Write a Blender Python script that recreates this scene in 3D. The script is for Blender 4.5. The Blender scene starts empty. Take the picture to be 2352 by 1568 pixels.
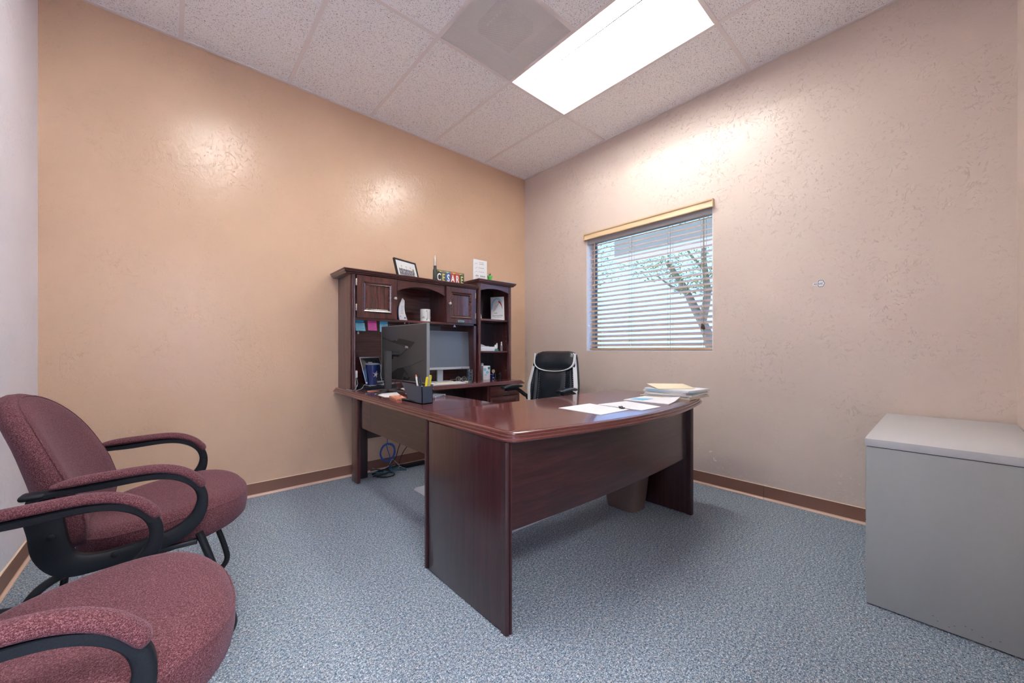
import bpy, bmesh, math, random
from mathutils import Vector, Matrix
PI = math.pi
R = math.radians
rnd = random.Random(7)
COL = bpy.context.scene.collection
SC = bpy.context.scene

# ------------------------------------------------------------------ camera
cam_d = bpy.data.cameras.new('camera')
cam = bpy.data.objects.new('camera', cam_d)
COL.objects.link(cam)
cam.location = (-3.0874, -3.2486, 1.0387)
cam.rotation_euler = (PI / 2, 0, 0.8443 - PI / 2)
cam_d.sensor_width = 36
cam_d.lens = 879.15 / 2352 * 36
cam_d.shift_y = (803.77 - 784) / 2352
cam_d.clip_start = 0.03
cam_d.clip_end = 200
SC.camera = cam

# ------------------------------------------------------------------ exposure, sky
SC.view_settings.view_transform = 'Standard'
SC.view_settings.look = 'None'
SC.view_settings.gamma = 1
SC.view_settings.exposure = 1.45
SC.view_settings.use_curve_mapping = False
SC.cycles.diffuse_bounces = 8
SC.cycles.glossy_bounces = 5
SC.cycles.transparent_max_bounces = 16

LAMP_K = 24.0      # emission of the fluorescent tubes
HALL_FILL_K = 21.0  # strength of the added fill light behind the camera
SKY_K = 1.0

world = bpy.data.worlds.new('world')
SC.world = world
world.use_nodes = True
wn = world.node_tree
wn.nodes.clear()
w_out = wn.nodes.new('ShaderNodeOutputWorld')
w_bg = wn.nodes.new('ShaderNodeBackground')
w_tc = wn.nodes.new('ShaderNodeTexCoord')
w_sep = wn.nodes.new('ShaderNodeSeparateXYZ')
w_rmp = wn.nodes.new('ShaderNodeValToRGB')
w_rmp.color_ramp.elements[0].position = 0.0
w_rmp.color_ramp.elements[0].color = (0.42, 0.72, 1.25, 1)
w_rmp.color_ramp.elements[1].position = 0.7
w_rmp.color_ramp.elements[1].color = (0.28, 0.56, 1.25, 1)
w_bg.inputs['Strength'].default_value = SKY_K
wn.links.new(w_tc.outputs['Generated'], w_sep.inputs[0])
wn.links.new(w_sep.outputs[2], w_rmp.inputs[0])
wn.links.new(w_rmp.outputs[0], w_bg.inputs[0])
wn.links.new(w_bg.outputs[0], w_out.inputs[0])

sun_d = bpy.data.lights.new('sun', 'SUN')
sun_d.energy = 2.2
sun_d.angle = R(0.6)
sun_d.color = (1, .95, .87)
sun = bpy.data.objects.new('sun', sun_d)
COL.objects.link(sun)
sun.rotation_euler = (R(42), 0, R(185))

# a sky portal in the window opening (only guides the sampling of the sky)
por_d = bpy.data.lights.new('window_portal', 'AREA')
por_d.shape = 'RECTANGLE'
por_d.size = 1.2
por_d.size_y = 1.1
por_d.cycles.is_portal = True
por = bpy.data.objects.new('window_portal', por_d)
COL.objects.link(por)
por.location = (0.115, -1.485, 1.58)
por.rotation_euler = (0, PI / 2, 0)

# ------------------------------------------------------------------ materials
def newmat(name):
    m = bpy.data.materials.new(name)
    m.use_nodes = True
    nt = m.node_tree
    b = nt.nodes['Principled BSDF']
    return m, nt, b

def N(nt, t, **kw):
    n = nt.nodes.new(t)
    for k, v in kw.items():
        if k.startswith('i_'):
            n.inputs[k[2:]].default_value = v
        else:
            setattr(n, k, v)
    return n

def L(nt, a, b):
    nt.links.new(a, b)

def coords(nt, scale=(1, 1, 1), kind='Object'):
    tc = N(nt, 'ShaderNodeTexCoord')
    mp = N(nt, 'ShaderNodeMapping')
    mp.inputs['Scale'].default_value = scale
    L(nt, tc.outputs[kind], mp.inputs[0])
    return mp.outputs[0]

def ramp(nt, fac, stops, interp='LINEAR'):
    r = N(nt, 'ShaderNodeValToRGB')
    r.color_ramp.interpolation = interp
    e = r.color_ramp.elements
    while len(e) < len(stops):
        e.new(0.5)
    for k, (p, c) in enumerate(stops):
        e[k].position = p
        e[k].color = c if len(c) == 4 else (*c, 1)
    L(nt, fac, r.inputs[0])
    return r.outputs[0]

def noise(nt, vec, scale, detail=3, rough=0.5, dist=0.0):
    n = N(nt, 'ShaderNodeTexNoise')
    n.inputs['Scale'].default_value = scale
    n.inputs['Detail'].default_value = detail
    n.inputs['Roughness'].default_value = rough
    n.inputs['Distortion'].default_value = dist
    L(nt, vec, n.inputs['Vector'])
    return n.outputs[0]

def math_(nt, op, a, b=None, c=None):
    n = N(nt, 'ShaderNodeMath', operation=op)
    for k, x in enumerate((a, b, c)):
        if x is None:
            continue
        if isinstance(x, (int, float)):
            n.inputs[k].default_value = x
        else:
            L(nt, x, n.inputs[k])
    return n.outputs[0]

def mixc(nt, fac, a, b, mode='MIX'):
    n = N(nt, 'ShaderNodeMix', data_type='RGBA', blend_type=mode)
    for s, x in ((n.inputs[0], fac), (n.inputs[6], a), (n.inputs[7], b)):
        if isinstance(x, (int, float)):
            s.default_value = x
        elif isinstance(x, tuple):
            s.default_value = x if len(x) == 4 else (*x, 1)
        else:
            L(nt, x, s)
    return n.outputs[2]

def bump(nt, b, height, strength=0.3, dist=0.002):
    n = N(nt, 'ShaderNodeBump')
    n.inputs['Strength'].default_value = strength
    n.inputs['Distance'].default_value = dist
    L(nt, height, n.inputs['Height'])
    L(nt, n.outputs[0], b.inputs['Normal'])

def plain(name, col, rough=0.5, metal=0.0, coat=0.0, spec=0.5, emit=None, ek=1.0, grain=0.0):
    m, nt, b = newmat(name)
    b.inputs['Base Color'].default_value = (*col, 1)
    b.inputs['Roughness'].default_value = rough
    b.inputs['Metallic'].default_value = metal
    b.inputs['Coat Weight'].default_value = coat
    b.inputs['Coat Roughness'].default_value = 0.15
    b.inputs['Specular IOR Level'].default_value = spec
    if grain:
        v = coords(nt)
        n = noise(nt, v, 350, 2)
        c = ramp(nt, n, [(0.3, tuple(x * (1 - grain) for x in col)), (0.7, tuple(min(1, x * (1 + grain)) for x in col))])
        L(nt, c, b.inputs['Base Color'])
        bump(nt, b, n, 0.15, 0.0006)
    if emit:
        b.inputs['Emission Color'].default_value = (*emit, 1)
        b.inputs['Emission Strength'].default_value = ek
    return m

def wall_mat(name, col, rough=0.38, relief=1.0):
    """painted skip-trowel plaster"""
    m, nt, b = newmat(name)
    v = coords(nt)
    tone = noise(nt, v, 1.3, 3, 0.5)
    c = ramp(nt, tone, [(0.3, tuple(x * 0.95 for x in col)), (0.7, tuple(min(1, x * 1.04) for x in col))])
    L(nt, c, b.inputs['Base Color'])
    b.inputs['Roughness'].default_value = rough
    b.inputs['Specular IOR Level'].default_value = 0.5
    # short ragged trowel ridges, gathered in patches
    def ridge(sc, vscale, seed, wid, lo):
        vv = coords(nt, vscale)
        n = noise(nt, vv, sc, 5, 0.62, 1.1)
        d = math_(nt, 'ABSOLUTE', math_(nt, 'SUBTRACT', n, 0.5))
        line = ramp(nt, d, [(0.0, (1, 1, 1)), (wid, (0, 0, 0))])
        brk = ramp(nt, noise(nt, coords(nt, (seed, 1.1, 1.3)), sc * 1.9, 2, 0.5), [(lo, (0, 0, 0)), (lo + 0.06, (1, 1, 1))])
        return math_(nt, 'MULTIPLY', line, brk)
    mask = ramp(nt, noise(nt, v, 3.2, 3, 0.6), [(0.38, (0.05, 0.05, 0.05)), (0.58, (1, 1, 1))])
    r1 = ridge(7.0, (1, 1, 1), 1.0, 0.008, 0.52)
    r2 = ridge(17.0, (1.3, 1.3, 0.7), 1.4, 0.015, 0.54)
    plate = ramp(nt, noise(nt, v, 6.5, 6, 0.62, 0.9), [(0.53, (0, 0, 0)), (0.56, (1, 1, 1))])
    fine = noise(nt, v, 48, 4, 0.6)
    h = math_(nt, 'MULTIPLY', math_(nt, 'ADD', r1, r2), mask)
    h = math_(nt, 'ADD', h, math_(nt, 'MULTIPLY', math_(nt, 'MULTIPLY', plate, mask), 0.25))
    h = math_(nt, 'ADD', h, math_(nt, 'MULTIPLY', fine, 0.40))
    bump(nt, b, h, 0.5 * relief, 0.0036)
    return m

def wood_mat(name, axis, dark=(0.022, 0.005, 0.006), light=(0.145, 0.038, 0.034), rough=0.30, coat=0.55, coat_rough=0.12):
    m, nt, b = newmat(name)
    s = {'x': (1.2, 22, 22), 'y': (22, 1.2, 22), 'z': (22, 22, 1.2)}[axis]
    v = coords(nt, s)
    n1 = noise(nt, v, 2.2, 6, 0.62, 0.6)
    s2 = {'x': (1.5, 110, 110), 'y': (110, 1.5, 110), 'z': (110, 110, 1.5)}[axis]
    n2 = noise(nt, coords(nt, s2), 3.0, 3, 0.6)
    f = math_(nt, 'ADD', math_(nt, 'MULTIPLY', n1, 0.7), math_(nt, 'MULTIPLY', n2, 0.3))
    mid = tuple((a * 0.6 + c * 0.4) for a, c in zip(dark, light))
    c = ramp(nt, f, [(0.34, dark), (0.5, mid), (0.66, light)])
    L(nt, c, b.inputs['Base Color'])
    b.inputs['Roughness'].default_value = rough
    b.inputs['Coat Weight'].default_value = coat
    b.inputs['Coat Roughness'].default_value = coat_rough
    return m

def fabric_mat(name):
    m, nt, b = newmat(name)
    v = coords(nt)
    n = noise(nt, v, 700, 2, 0.7)
    n2 = noise(nt, coords(nt, (1, 1, 2.0)), 300, 2, 0.6)
    f = math_(nt, 'ADD', math_(nt, 'MULTIPLY', n, 0.6), math_(nt, 'MULTIPLY', n2, 0.4))
    c = ramp(nt, f, [(0.36, (0.028, 0.007, 0.012)), (0.5, (0.110, 0.034, 0.043)), (0.64, (0.29, 0.145, 0.165))])
    L(nt, c, b.inputs['Base Color'])
    b.inputs['Roughness'].default_value = 0.9
    b.inputs['Sheen Weight'].default_value = 0.18
    b.inputs['Sheen Roughness'].default_value = 0.4
    b.inputs['Sheen Tint'].default_value = (0.75, 0.55, 0.7, 1)
    b.inputs['Specular IOR Level'].default_value = 0.2
    bump(nt, b, f, 0.7, 0.0016)
    return m

def carpet_mat():
    m, nt, b = newmat('carpet')
    v = coords(nt)
    n = noise(nt, v, 260, 2, 0.75)
    n_b = noise(nt, coords(nt, (1, 1, 1)), 120, 3, 0.7, 0.4)
    f = math_(nt, 'ADD', math_(nt, 'MULTIPLY', n, 0.55), math_(nt, 'MULTIPLY', n_b, 0.45))
    c = ramp(nt, f, [(0.37, (0.015, 0.035, 0.06)), (0.46, (0.15, 0.20, 0.27)),
                     (0.54, (0.35, 0.415, 0.49)), (0.65, (0.90, 0.93, 0.97))])
    # multicoloured yarn flecks
    n2 = noise(nt, v, 190, 1, 0.5)
    fleck = ramp(nt, n2, [(0.60, (0, 0, 0)), (0.66, (1, 1, 1))])
    hue = ramp(nt, noise(nt, v, 33, 2), [(0.42, (0.09, 0.16, 0.34)), (0.5, (0.10, 0.22, 0.20)), (0.56, (0.36, 0.20, 0.15))])
    c = mixc(nt, math_(nt, 'MULTIPLY', fleck, 0.65), c, hue)
    L(nt, c, b.inputs['Base Color'])
    b.inputs['Roughness'].default_value = 0.95
    b.inputs['Specular IOR Level'].default_value = 0.15
    bump(nt, b, f, 0.9, 0.004)
    return m

def tile_mat():
    m, nt, b = newmat('acoustic_tile')
    v = coords(nt, (1, 1, 1))
    # fissures and pin holes
    a = noise(nt, coords(nt, (1.0, 1.6, 1)), 105, 2, 0.6, 1.2)
    fis = ramp(nt, a, [(0.625, (0, 0, 0)), (0.65, (1, 1, 1))])
    p = noise(nt, v, 190, 1, 0.5)
    pin = ramp(nt, p, [(0.66, (0, 0, 0)), (0.69, (1, 1, 1))])
    holes = math_(nt, 'MAXIMUM', fis, pin)
    c = mixc(nt, math_(nt, 'MULTIPLY', holes, 0.8), (0.97, 0.965, 0.99), (0.20, 0.18, 0.19))
    L(nt, c, b.inputs['Base Color'])
    b.inputs['Roughness'].default_value = 0.9
    b.inputs['Specular IOR Level'].default_value = 0.15
    bump(nt, b, math_(nt, 'MULTIPLY', holes, -1.0), 0.6, 0.002)
    return m

def perforated_mat():
    m, nt, b = newmat('perforated_metal')
    v = coords(nt, (170, 170, 170))
    sep = N(nt, 'ShaderNodeSeparateXYZ')
    L(nt, v, sep.inputs[0])
    fx = math_(nt, 'SUBTRACT', math_(nt, 'FRACT', sep.outputs[0]), 0.5)
    fy = math_(nt, 'SUBTRACT', math_(nt, 'FRACT', sep.outputs[1]), 0.5)
    d = math_(nt, 'ADD', math_(nt, 'MULTIPLY', fx, fx), math_(nt, 'MULTIPLY', fy, fy))
    hole = math_(nt, 'LESS_THAN', d, 0.105)
    b.inputs['Base Color'].default_value = (0.88, 0.86, 0.86, 1)
    b.inputs['Roughness'].default_value = 0.5
    b.inputs['Alpha'].default_value = 1
    L(nt, math_(nt, 'SUBTRACT', 1.0, hole), b.inputs['Alpha'])
    return m

def glass_mat(name, tint=(1, 1, 1), gloss=0.08, rough=0.02):
    m, nt, b = newmat(name)
    nt.nodes.remove(b)
    out = [n for n in nt.nodes if n.type == 'OUTPUT_MATERIAL'][0]
    t = N(nt, 'ShaderNodeBsdfTransparent')
    t.inputs[0].default_value = (*tint, 1)
    g = N(nt, 'ShaderNodeBsdfGlossy')
    g.inputs['Roughness'].default_value = rough
    mx = N(nt, 'ShaderNodeMixShader')
    mx.inputs[0].default_value = gloss
    L(nt, t.outputs[0], mx.inputs[1])
    L(nt, g.outputs[0], mx.inputs[2])
    L(nt, mx.outputs[0], out.inputs[0])
    return m

M = {}
M['wall_tan'] = wall_mat('tan_wall_paint', (0.69, 0.475, 0.335), 0.24, 1.15)
M['wall_beige'] = wall_mat('beige_wall_paint', (0.70, 0.585, 0.525), 0.36, 1.25)
M['wall_pale'] = wall_mat('pale_wall_blue_cast', (0.82, 0.83, 0.95), 0.45, 1.0)  # blue window cast is put into this pale wall colour
M['carpet'] = carpet_mat()
M['tile'] = tile_mat()
M['grid'] = plain('grid_metal', (0.84, 0.79, 0.80), 0.55)
M['base'] = plain('brown_vinyl', (0.24, 0.115, 0.08), 0.45, grain=0.06)
M['base_toe'] = plain('vinyl_toe', (0.72, 0.50, 0.40), 0.5)
M['caulk'] = plain('caulk', (0.75, 0.60, 0.46), 0.6)
M['perf'] = perforated_mat()
M['white_paint'] = plain('white_enamel', (0.86, 0.86, 0.84), 0.45)
M['frame_dark'] = plain('bronze_frame', (0.05, 0.07, 0.08), 0.4)
M['reveal'] = plain('white_reveal', (0.78, 0.80, 0.84), 0.6)
M['pane'] = glass_mat('window_glass', (0.93, 0.97, 0.98), 0.05)
M['wood_x'] = wood_mat('mahogany_x', 'x')
M['wood_y'] = wood_mat('mahogany_y', 'y')
M['wood_z'] = wood_mat('mahogany_z', 'z')
M['wood_gloss_z'] = wood_mat('glossy_mahogany_z', 'z', rough=0.2, coat=1.0, coat_rough=0.07)
M['wood_gloss_x'] = wood_mat('glossy_mahogany_x', 'x', rough=0.2, coat=1.0, coat_rough=0.07)
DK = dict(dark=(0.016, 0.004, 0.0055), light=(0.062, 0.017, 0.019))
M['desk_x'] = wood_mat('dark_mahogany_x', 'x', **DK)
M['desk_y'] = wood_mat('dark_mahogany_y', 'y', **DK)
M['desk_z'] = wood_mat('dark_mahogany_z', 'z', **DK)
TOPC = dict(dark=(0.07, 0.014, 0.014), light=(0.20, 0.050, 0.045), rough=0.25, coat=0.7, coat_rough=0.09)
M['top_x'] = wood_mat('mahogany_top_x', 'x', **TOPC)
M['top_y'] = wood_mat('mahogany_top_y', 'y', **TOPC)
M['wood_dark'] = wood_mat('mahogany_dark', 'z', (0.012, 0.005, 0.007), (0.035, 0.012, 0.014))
M['fabric'] = fabric_mat('burgundy_fabric')
M['black_plastic'] = plain('black_plastic', (0.007, 0.010, 0.015), 0.5, spec=0.35, grain=0.3)
M['edge_wood'] = plain('mahogany_edge', (0.115, 0.030, 0.027), 0.27, coat=0.7)
M['black_metal'] = plain('black_metal_tube', (0.01, 0.012, 0.016), 0.35)
M['leather'] = plain('black_leather', (0.012, 0.017, 0.024), 0.27, coat=0.3)
M['white_leather'] = plain('white_leather', (0.75, 0.77, 0.8), 0.4)
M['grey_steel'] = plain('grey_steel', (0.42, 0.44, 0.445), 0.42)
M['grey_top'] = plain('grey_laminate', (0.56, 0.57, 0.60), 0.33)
M['seam_dark'] = plain('seam_dark', (0.02, 0.02, 0.02), 0.7)
M['fixture_gap'] = plain('fixture_gap', (0.0015, 0.0015, 0.0015), 1.0, spec=0.0)
M['monitor'] = plain('monitor_plastic', (0.055, 0.056, 0.058), 0.45, grain=0.15)
M['monitor_edge'] = plain('monitor_edge', (0.25, 0.28, 0.31), 0.4)
M['screen'] = plain('screen', (0.012, 0.014, 0.018), 0.16, spec=0.7)
M['screen_matte'] = plain('matte_screen_haze', (0.11, 0.135, 0.17), 0.38, spec=1.0)  # reflected grey-blue haze is put into the base colour
M['silver'] = plain('silver', (0.62, 0.64, 0.67), 0.32, 0.9)
M['silver_paint'] = plain('silver_paint', (0.45, 0.48, 0.52), 0.4)
M['brass'] = plain('brass', (0.55, 0.38, 0.22), 0.35, 0.8)
M['paper'] = plain('paper', (0.80, 0.81, 0.84), 0.8)
M['paper_cream'] = plain('manila_paper', (0.80, 0.70, 0.50), 0.8)
M['paper_blue'] = plain('blue_paper', (0.20, 0.50, 0.72), 0.7)
M['ink'] = plain('ink', (0.03, 0.03, 0.05), 0.7)
M['ink_grey'] = plain('grey_ink', (0.22, 0.22, 0.25), 0.7)
M['note_blue'] = plain('blue_note', (0.25, 0.62, 0.80), 0.8)
M['note_blue_dark'] = plain('dark_blue_note', (0.02, 0.25, 0.45), 0.8)  # darker blue for the loose strip and a note's shadowed top
M['note_pink'] = plain('pink_note', (0.80, 0.14, 0.50), 0.8)
M['note_pink_shade'] = plain('shaded_pink_note', (0.45, 0.04, 0.25), 0.8)  # pink darkened for the shadow across the note's top
M['navy'] = plain('navy_enamel', (0.008, 0.024, 0.14), 0.25, coat=0.5)
M['navy_book'] = plain('navy_cover', (0.01, 0.05, 0.16), 0.5)
M['white_gloss'] = plain('white_glaze', (0.82, 0.82, 0.80), 0.2, coat=0.4)
M['white_plastic'] = plain('white_plastic', (0.75, 0.76, 0.78), 0.4)
M['ivory'] = plain('ivory', (0.70, 0.60, 0.42), 0.5)
M['organizer'] = plain('organizer_plastic', (0.045, 0.065, 0.10), 0.35)
M['yellow'] = plain('yellow_plastic', (0.80, 0.70, 0.02), 0.35)
M['orange'] = plain('orange_plastic', (0.65, 0.18, 0.06), 0.4)
M['peach'] = plain('peach_leather', (0.62, 0.26, 0.16), 0.55)
M['green'] = plain('green_plastic', (0.10, 0.50, 0.10), 0.4)
M['teal'] = plain('teal_plastic', (0.02, 0.25, 0.22), 0.4)
M['red'] = plain('red_paint', (0.45, 0.05, 0.03), 0.45)
M['plate_blue'] = plain('blue_paint', (0.03, 0.13, 0.36), 0.45)
M['plate_black'] = plain('black_paint', (0.02, 0.022, 0.02), 0.45)
M['plate_grey'] = plain('grey_paint', (0.10, 0.10, 0.11), 0.45)
M['plate_green'] = plain('dark_green_paint', (0.025, 0.05, 0.03), 0.45)
M['plate_yellow'] = plain('yellow_paint', (0.62, 0.60, 0.16), 0.45)
M['shell_green'] = plain('dark_shell', (0.055, 0.06, 0.052), 0.35, 0.5)
M['nickel'] = plain('nickel', (0.70, 0.66, 0.62), 0.25, 0.9)
M['mat'] = plain('chair_mat_vinyl', (0.55, 0.58, 0.66), 0.35)
M['bin'] = plain('taupe_plastic', (0.155, 0.105, 0.09), 0.45, grain=0.08)
M['cable_black'] = plain('black_cable', (0.012, 0.018, 0.022), 0.4)
M['cable_teal'] = plain('teal_cable', (0.03, 0.16, 0.20), 0.4)
M['cable_blue'] = plain('blue_cable', (0.05, 0.13, 0.50), 0.4)
M['cable_grey'] = plain('grey_cable', (0.42, 0.45, 0.50), 0.45)
M['slat'] = plain('beige_slat', (0.58, 0.38, 0.24), 0.4)
M['slat_top'] = plain('tan_valance', (0.68, 0.50, 0.31), 0.4)
M['cord'] = plain('blind_cord', (0.45, 0.38, 0.28), 0.8)
M['tassel'] = plain('tassel_wood', (0.08, 0.05, 0.03), 0.5)
M['bark'] = plain('bark', (0.26, 0.19, 0.12), 0.9, grain=0.4)
M['leaf'] = plain('leaf', (0.24, 0.26, 0.05), 0.6)
M['ground'] = plain('pale_gravel', (0.62, 0.58, 0.54), 0.9, grain=0.15)
M['stucco'] = plain('grey_stucco', (0.42, 0.33, 0.22), 0.9, grain=0.1)
M['soffit'] = plain('pale_soffit', (0.80, 0.66, 0.50), 0.8)
M['clear'] = glass_mat('tumbler_glass', (0.72, 0.84, 0.92), 0.22, 0.05)
M['lens_clear'] = glass_mat('spectacle_lens', (0.95, 0.97, 1.0), 0.15)
def lamp_mat(name, k):
    m, nt, b = newmat(name)
    b.inputs['Base Color'].default_value = (0.9, 0.9, 0.88, 1)
    b.inputs['Emission Color'].default_value = (1.0, 0.985, 0.95, 1)
    b.inputs['Emission Strength'].default_value = k
    return m
M['tube'] = lamp_mat('fluorescent_tube', LAMP_K)
M['diffuser'] = lamp_mat('lit_diffuser', LAMP_K * 0.33)
M['hall_fill_diffuser'] = lamp_mat('hall_fill_diffuser', HALL_FILL_K)

# ------------------------------------------------------------------ object helpers
def link(o):
    COL.objects.link(o)
    return o

def set_mats(me, mats):
    for m in (mats if isinstance(mats, (list, tuple)) else [mats]):
        me.materials.append(M[m] if isinstance(m, str) else m)

def finish(bm, smooth=None):
    bmesh.ops.recalc_face_normals(bm, faces=bm.faces)
    for f in bm.faces:
        f.smooth = True
    ang = R(35) if smooth is None else smooth
    for e in bm.edges:
        if len(e.link_faces) == 2:
            e.smooth = e.calc_face_angle(0) < ang
        else:
            e.smooth = True

def root_matrix(o):
    return Matrix.LocRotScale(o.location, o.rotation_euler, None)

def obj(name, bm, mats, parent=None, world=True, label=None, smooth=None, origin=None):
    """links bm as one mesh object; world=True: bm is in world coordinates and is moved into the parent's frame"""
    finish(bm, smooth)
    o = bpy.data.objects.new(name, bpy.data.meshes.new(name))
    if parent is not None:
        if world:
            bm.transform(PM[parent.name].inverted())
        o.parent = parent
        PM[o.name] = PM[parent.name].copy()
    bm.to_mesh(o.data)
    bm.free()
    set_mats(o.data, mats)
    link(o)
    if label:
        o['label'] = label
    return o

PM = {}   # world matrix of every root and part, kept by name

def thing(name, label, cat, loc=(0, 0, 0), rotz=0.0, group=None):
    o = bpy.data.objects.new(name, None)
    link(o)
    o.empty_display_size = 0.05
    o.location = loc
    o.rotation_euler = (0, 0, rotz)
    o['label'] = label
    o['category'] = cat
    if group:
        o['group'] = group
    PM[o.name] = Matrix.Translation(Vector(loc)) @ Matrix.Rotation(rotz, 4, 'Z')
    return o

def tag(o, label, cat, group=None, kind=None):
    o['label'] = label
    o['category'] = cat
    if group:
        o['group'] = group
    if kind:
        o['kind'] = kind
    return o

def solo(name, bm, mats, label, cat, group=None, smooth=None, kind=None):
    """a thing that is one mesh, its origin at the middle of its base"""
    xs = [v.co.x for v in bm.verts]; ys = [v.co.y for v in bm.verts]; zs = [v.co.z for v in bm.verts]
    c = Vector(((min(xs) + max(xs)) / 2, (min(ys) + max(ys)) / 2, min(zs)))
    finish(bm, smooth)
    bm.transform(Matrix.Translation(-c))
    o = bpy.data.objects.new(name, bpy.data.meshes.new(name))
    bm.to_mesh(o.data)
    bm.free()
    set_mats(o.data, mats)
    o.location = c
    link(o)
    PM[o.name] = Matrix.Translation(c)
    return tag(o, label, cat, group, kind)

def struct(name, bm, mats, parent=None, smooth=None):
    o = obj(name, bm, mats, parent, smooth=smooth)
    if parent is None:
        o['kind'] = 'structure'
        PM[o.name] = Matrix.Identity(4)
    return o

def dup(root, loc, rotz, label, group=None):
    r = root.copy()
    link(r)
    r.location = loc
    r.rotation_euler = (0, 0, rotz)
    r['label'] = label
    if group:
        r['group'] = group
    for ch in list(root.children):
        c = ch.copy()
        link(c)
        c.parent = r
        for g in list(ch.children):
            d = g.copy()
            link(d)
            d.parent = c
    return r

# ------------------------------------------------------------------ shape helpers
def B():
    return bmesh.new()

def box(bm, x0, x1, y0, y1, z0, z1, bevel=0.0, mi=0, seg=2, mat=None):
    vs = [bm.verts.new((x, y, z)) for x in (x0, x1) for y in (y0, y1) for z in (z0, z1)]
    idx = [(0, 1, 3, 2), (4, 6, 7, 5), (0, 4, 5, 1), (2, 3, 7, 6), (0, 2, 6, 4), (1, 5, 7, 3)]
    fs = [bm.faces.new([vs[k] for k in f]) for f in idx]
    for f in fs:
        f.material_index = mi
    geo = vs
    if bevel > 0:
        r = bmesh.ops.bevel(bm, geom=list({e for f in fs for e in f.edges}), offset=bevel, segments=seg, profile=0.5, affect='EDGES', material=-1)
        geo = r['verts'] if False else list({v for f in r['faces'] for v in f.verts} | {v for f in fs if f.is_valid for v in f.verts})
        for f in r['faces']:
            f.material_index = mi
    if mat is not None:
        bmesh.ops.transform(bm, matrix=mat, verts=[v for v in geo if v.is_valid])
    return geo

def cbox(bm, c, s, bevel=0.0, mi=0, rot=None, seg=2):
    m = Matrix.Translation(Vector(c))
    if rot is not None:
        m = m @ rot
    return box(bm, -s[0] / 2, s[0] / 2, -s[1] / 2, s[1] / 2, -s[2] / 2, s[2] / 2, bevel, mi, seg, m)

def RZ(a): return Matrix.Rotation(a, 4, 'Z')
def RX(a): return Matrix.Rotation(a, 4, 'X')
def RY(a): return Matrix.Rotation(a, 4, 'Y')

def skin(bm, rings, closed_ring=True, cap=True, closed_path=False, mi=0):
    """joins rings of equal vertex count"""
    rv = [[bm.verts.new(p) for p in r] for r in rings]
    n = len(rv[0])
    out = []
    m = len(rv)
    for i in range(m if closed_path else m - 1):
        a, b = rv[i], rv[(i + 1) % m]
        for k in range(n if closed_ring else n - 1):
            k2 = (k + 1) % n
            try:
                f = bm.faces.new((a[k], a[k2], b[k2], b[k]))
                f.material_index = mi
                out.append(f)
            except ValueError:
                pass
    if cap and not closed_path and closed_ring:
        for r in (rv[0], rv[-1]):
            try:
                f = bm.faces.new(r)
                f.material_index = mi
            except ValueError:
                pass
    return rv

def cat_rom(pts, n=6, closed=False):
    P = [Vector(p) for p in pts]
    out = []
    m = len(P)
    rngs = range(m) if closed else range(m - 1)
    for i in rngs:
        if closed:
            p0, p1, p2, p3 = P[(i - 1) % m], P[i], P[(i + 1) % m], P[(i + 2) % m]
        else:
            p0, p1, p2, p3 = P[max(i - 1, 0)], P[i], P[i + 1], P[min(i + 2, m - 1)]
        for k in range(n):
            t = k / n
            out.append(0.5 * ((2 * p1) + (p2 - p0) * t + (2 * p0 - 5 * p1 + 4 * p2 - p3) * t * t + (3 * p1 - p0 - 3 * p2 + p3) * t ** 3))
    if not closed:
        out.append(P[-1])
    return out

def sweep(bm, pts, prof, up=(0, 0, 1), closed=False, mi=0, scale=None, cap=True):
    """prof: list of (side, up) offsets"""
    P = [Vector(p) for p in pts]
    up = Vector(up)
    n = len(P)
    rings = []
    side_prev = None
    for i in range(n):
        if closed:
            t = P[(i + 1) % n] - P[(i - 1) % n]
        else:
            t = P[min(i + 1, n - 1)] - P[max(i - 1, 0)]
        if t.length < 1e-9:
            t = Vector((1, 0, 0))
        t.normalize()
        s = t.cross(up)
        if s.length < 0.08:
            s = side_prev.copy() if side_prev is not None else t.orthogonal()
            s = s - t * s.dot(t)
        s.normalize()
        if side_prev is not None and s.dot(side_prev) < -0.2:
            s = -s
        side_prev = s
        u = s.cross(t)
        k = scale[i] if scale else 1.0
        rings.append([P[i] + s * a * k + u * b * k for a, b in prof])
    skin(bm, rings, True, cap, closed, mi)

def circ(r, n=10, ry=None):
    ry = r if ry is None else ry
    return [(r * math.cos(2 * PI * k / n), ry * math.sin(2 * PI * k / n)) for k in range(n)]

def tube(bm, pts, r, n=8, closed=False, mi=0, cap=True):
    """parallel-transport tube"""
    P = [Vector(p) for p in pts]
    m = len(P)
    T = []
    for i in range(m):
        t = (P[(i + 1) % m] - P[(i - 1) % m]) if closed else (P[min(i + 1, m - 1)] - P[max(i - 1, 0)])
        T.append(t.normalized() if t.length > 1e-9 else Vector((0, 0, 1)))
    u = T[0].orthogonal().normalized()
    rings = []
    for i in range(m):
        u = (u - T[i] * u.dot(T[i]))
        u = u.normalized() if u.length > 1e-9 else T[i].orthogonal().normalized()
        v = T[i].cross(u)
        rr = r[i] if isinstance(r, (list, tuple)) else r
        rings.append([P[i] + u * rr * math.cos(2 * PI * k / n) + v * rr * math.sin(2 * PI * k / n) for k in range(n)])
    skin(bm, rings, True, cap, closed, mi)

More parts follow.
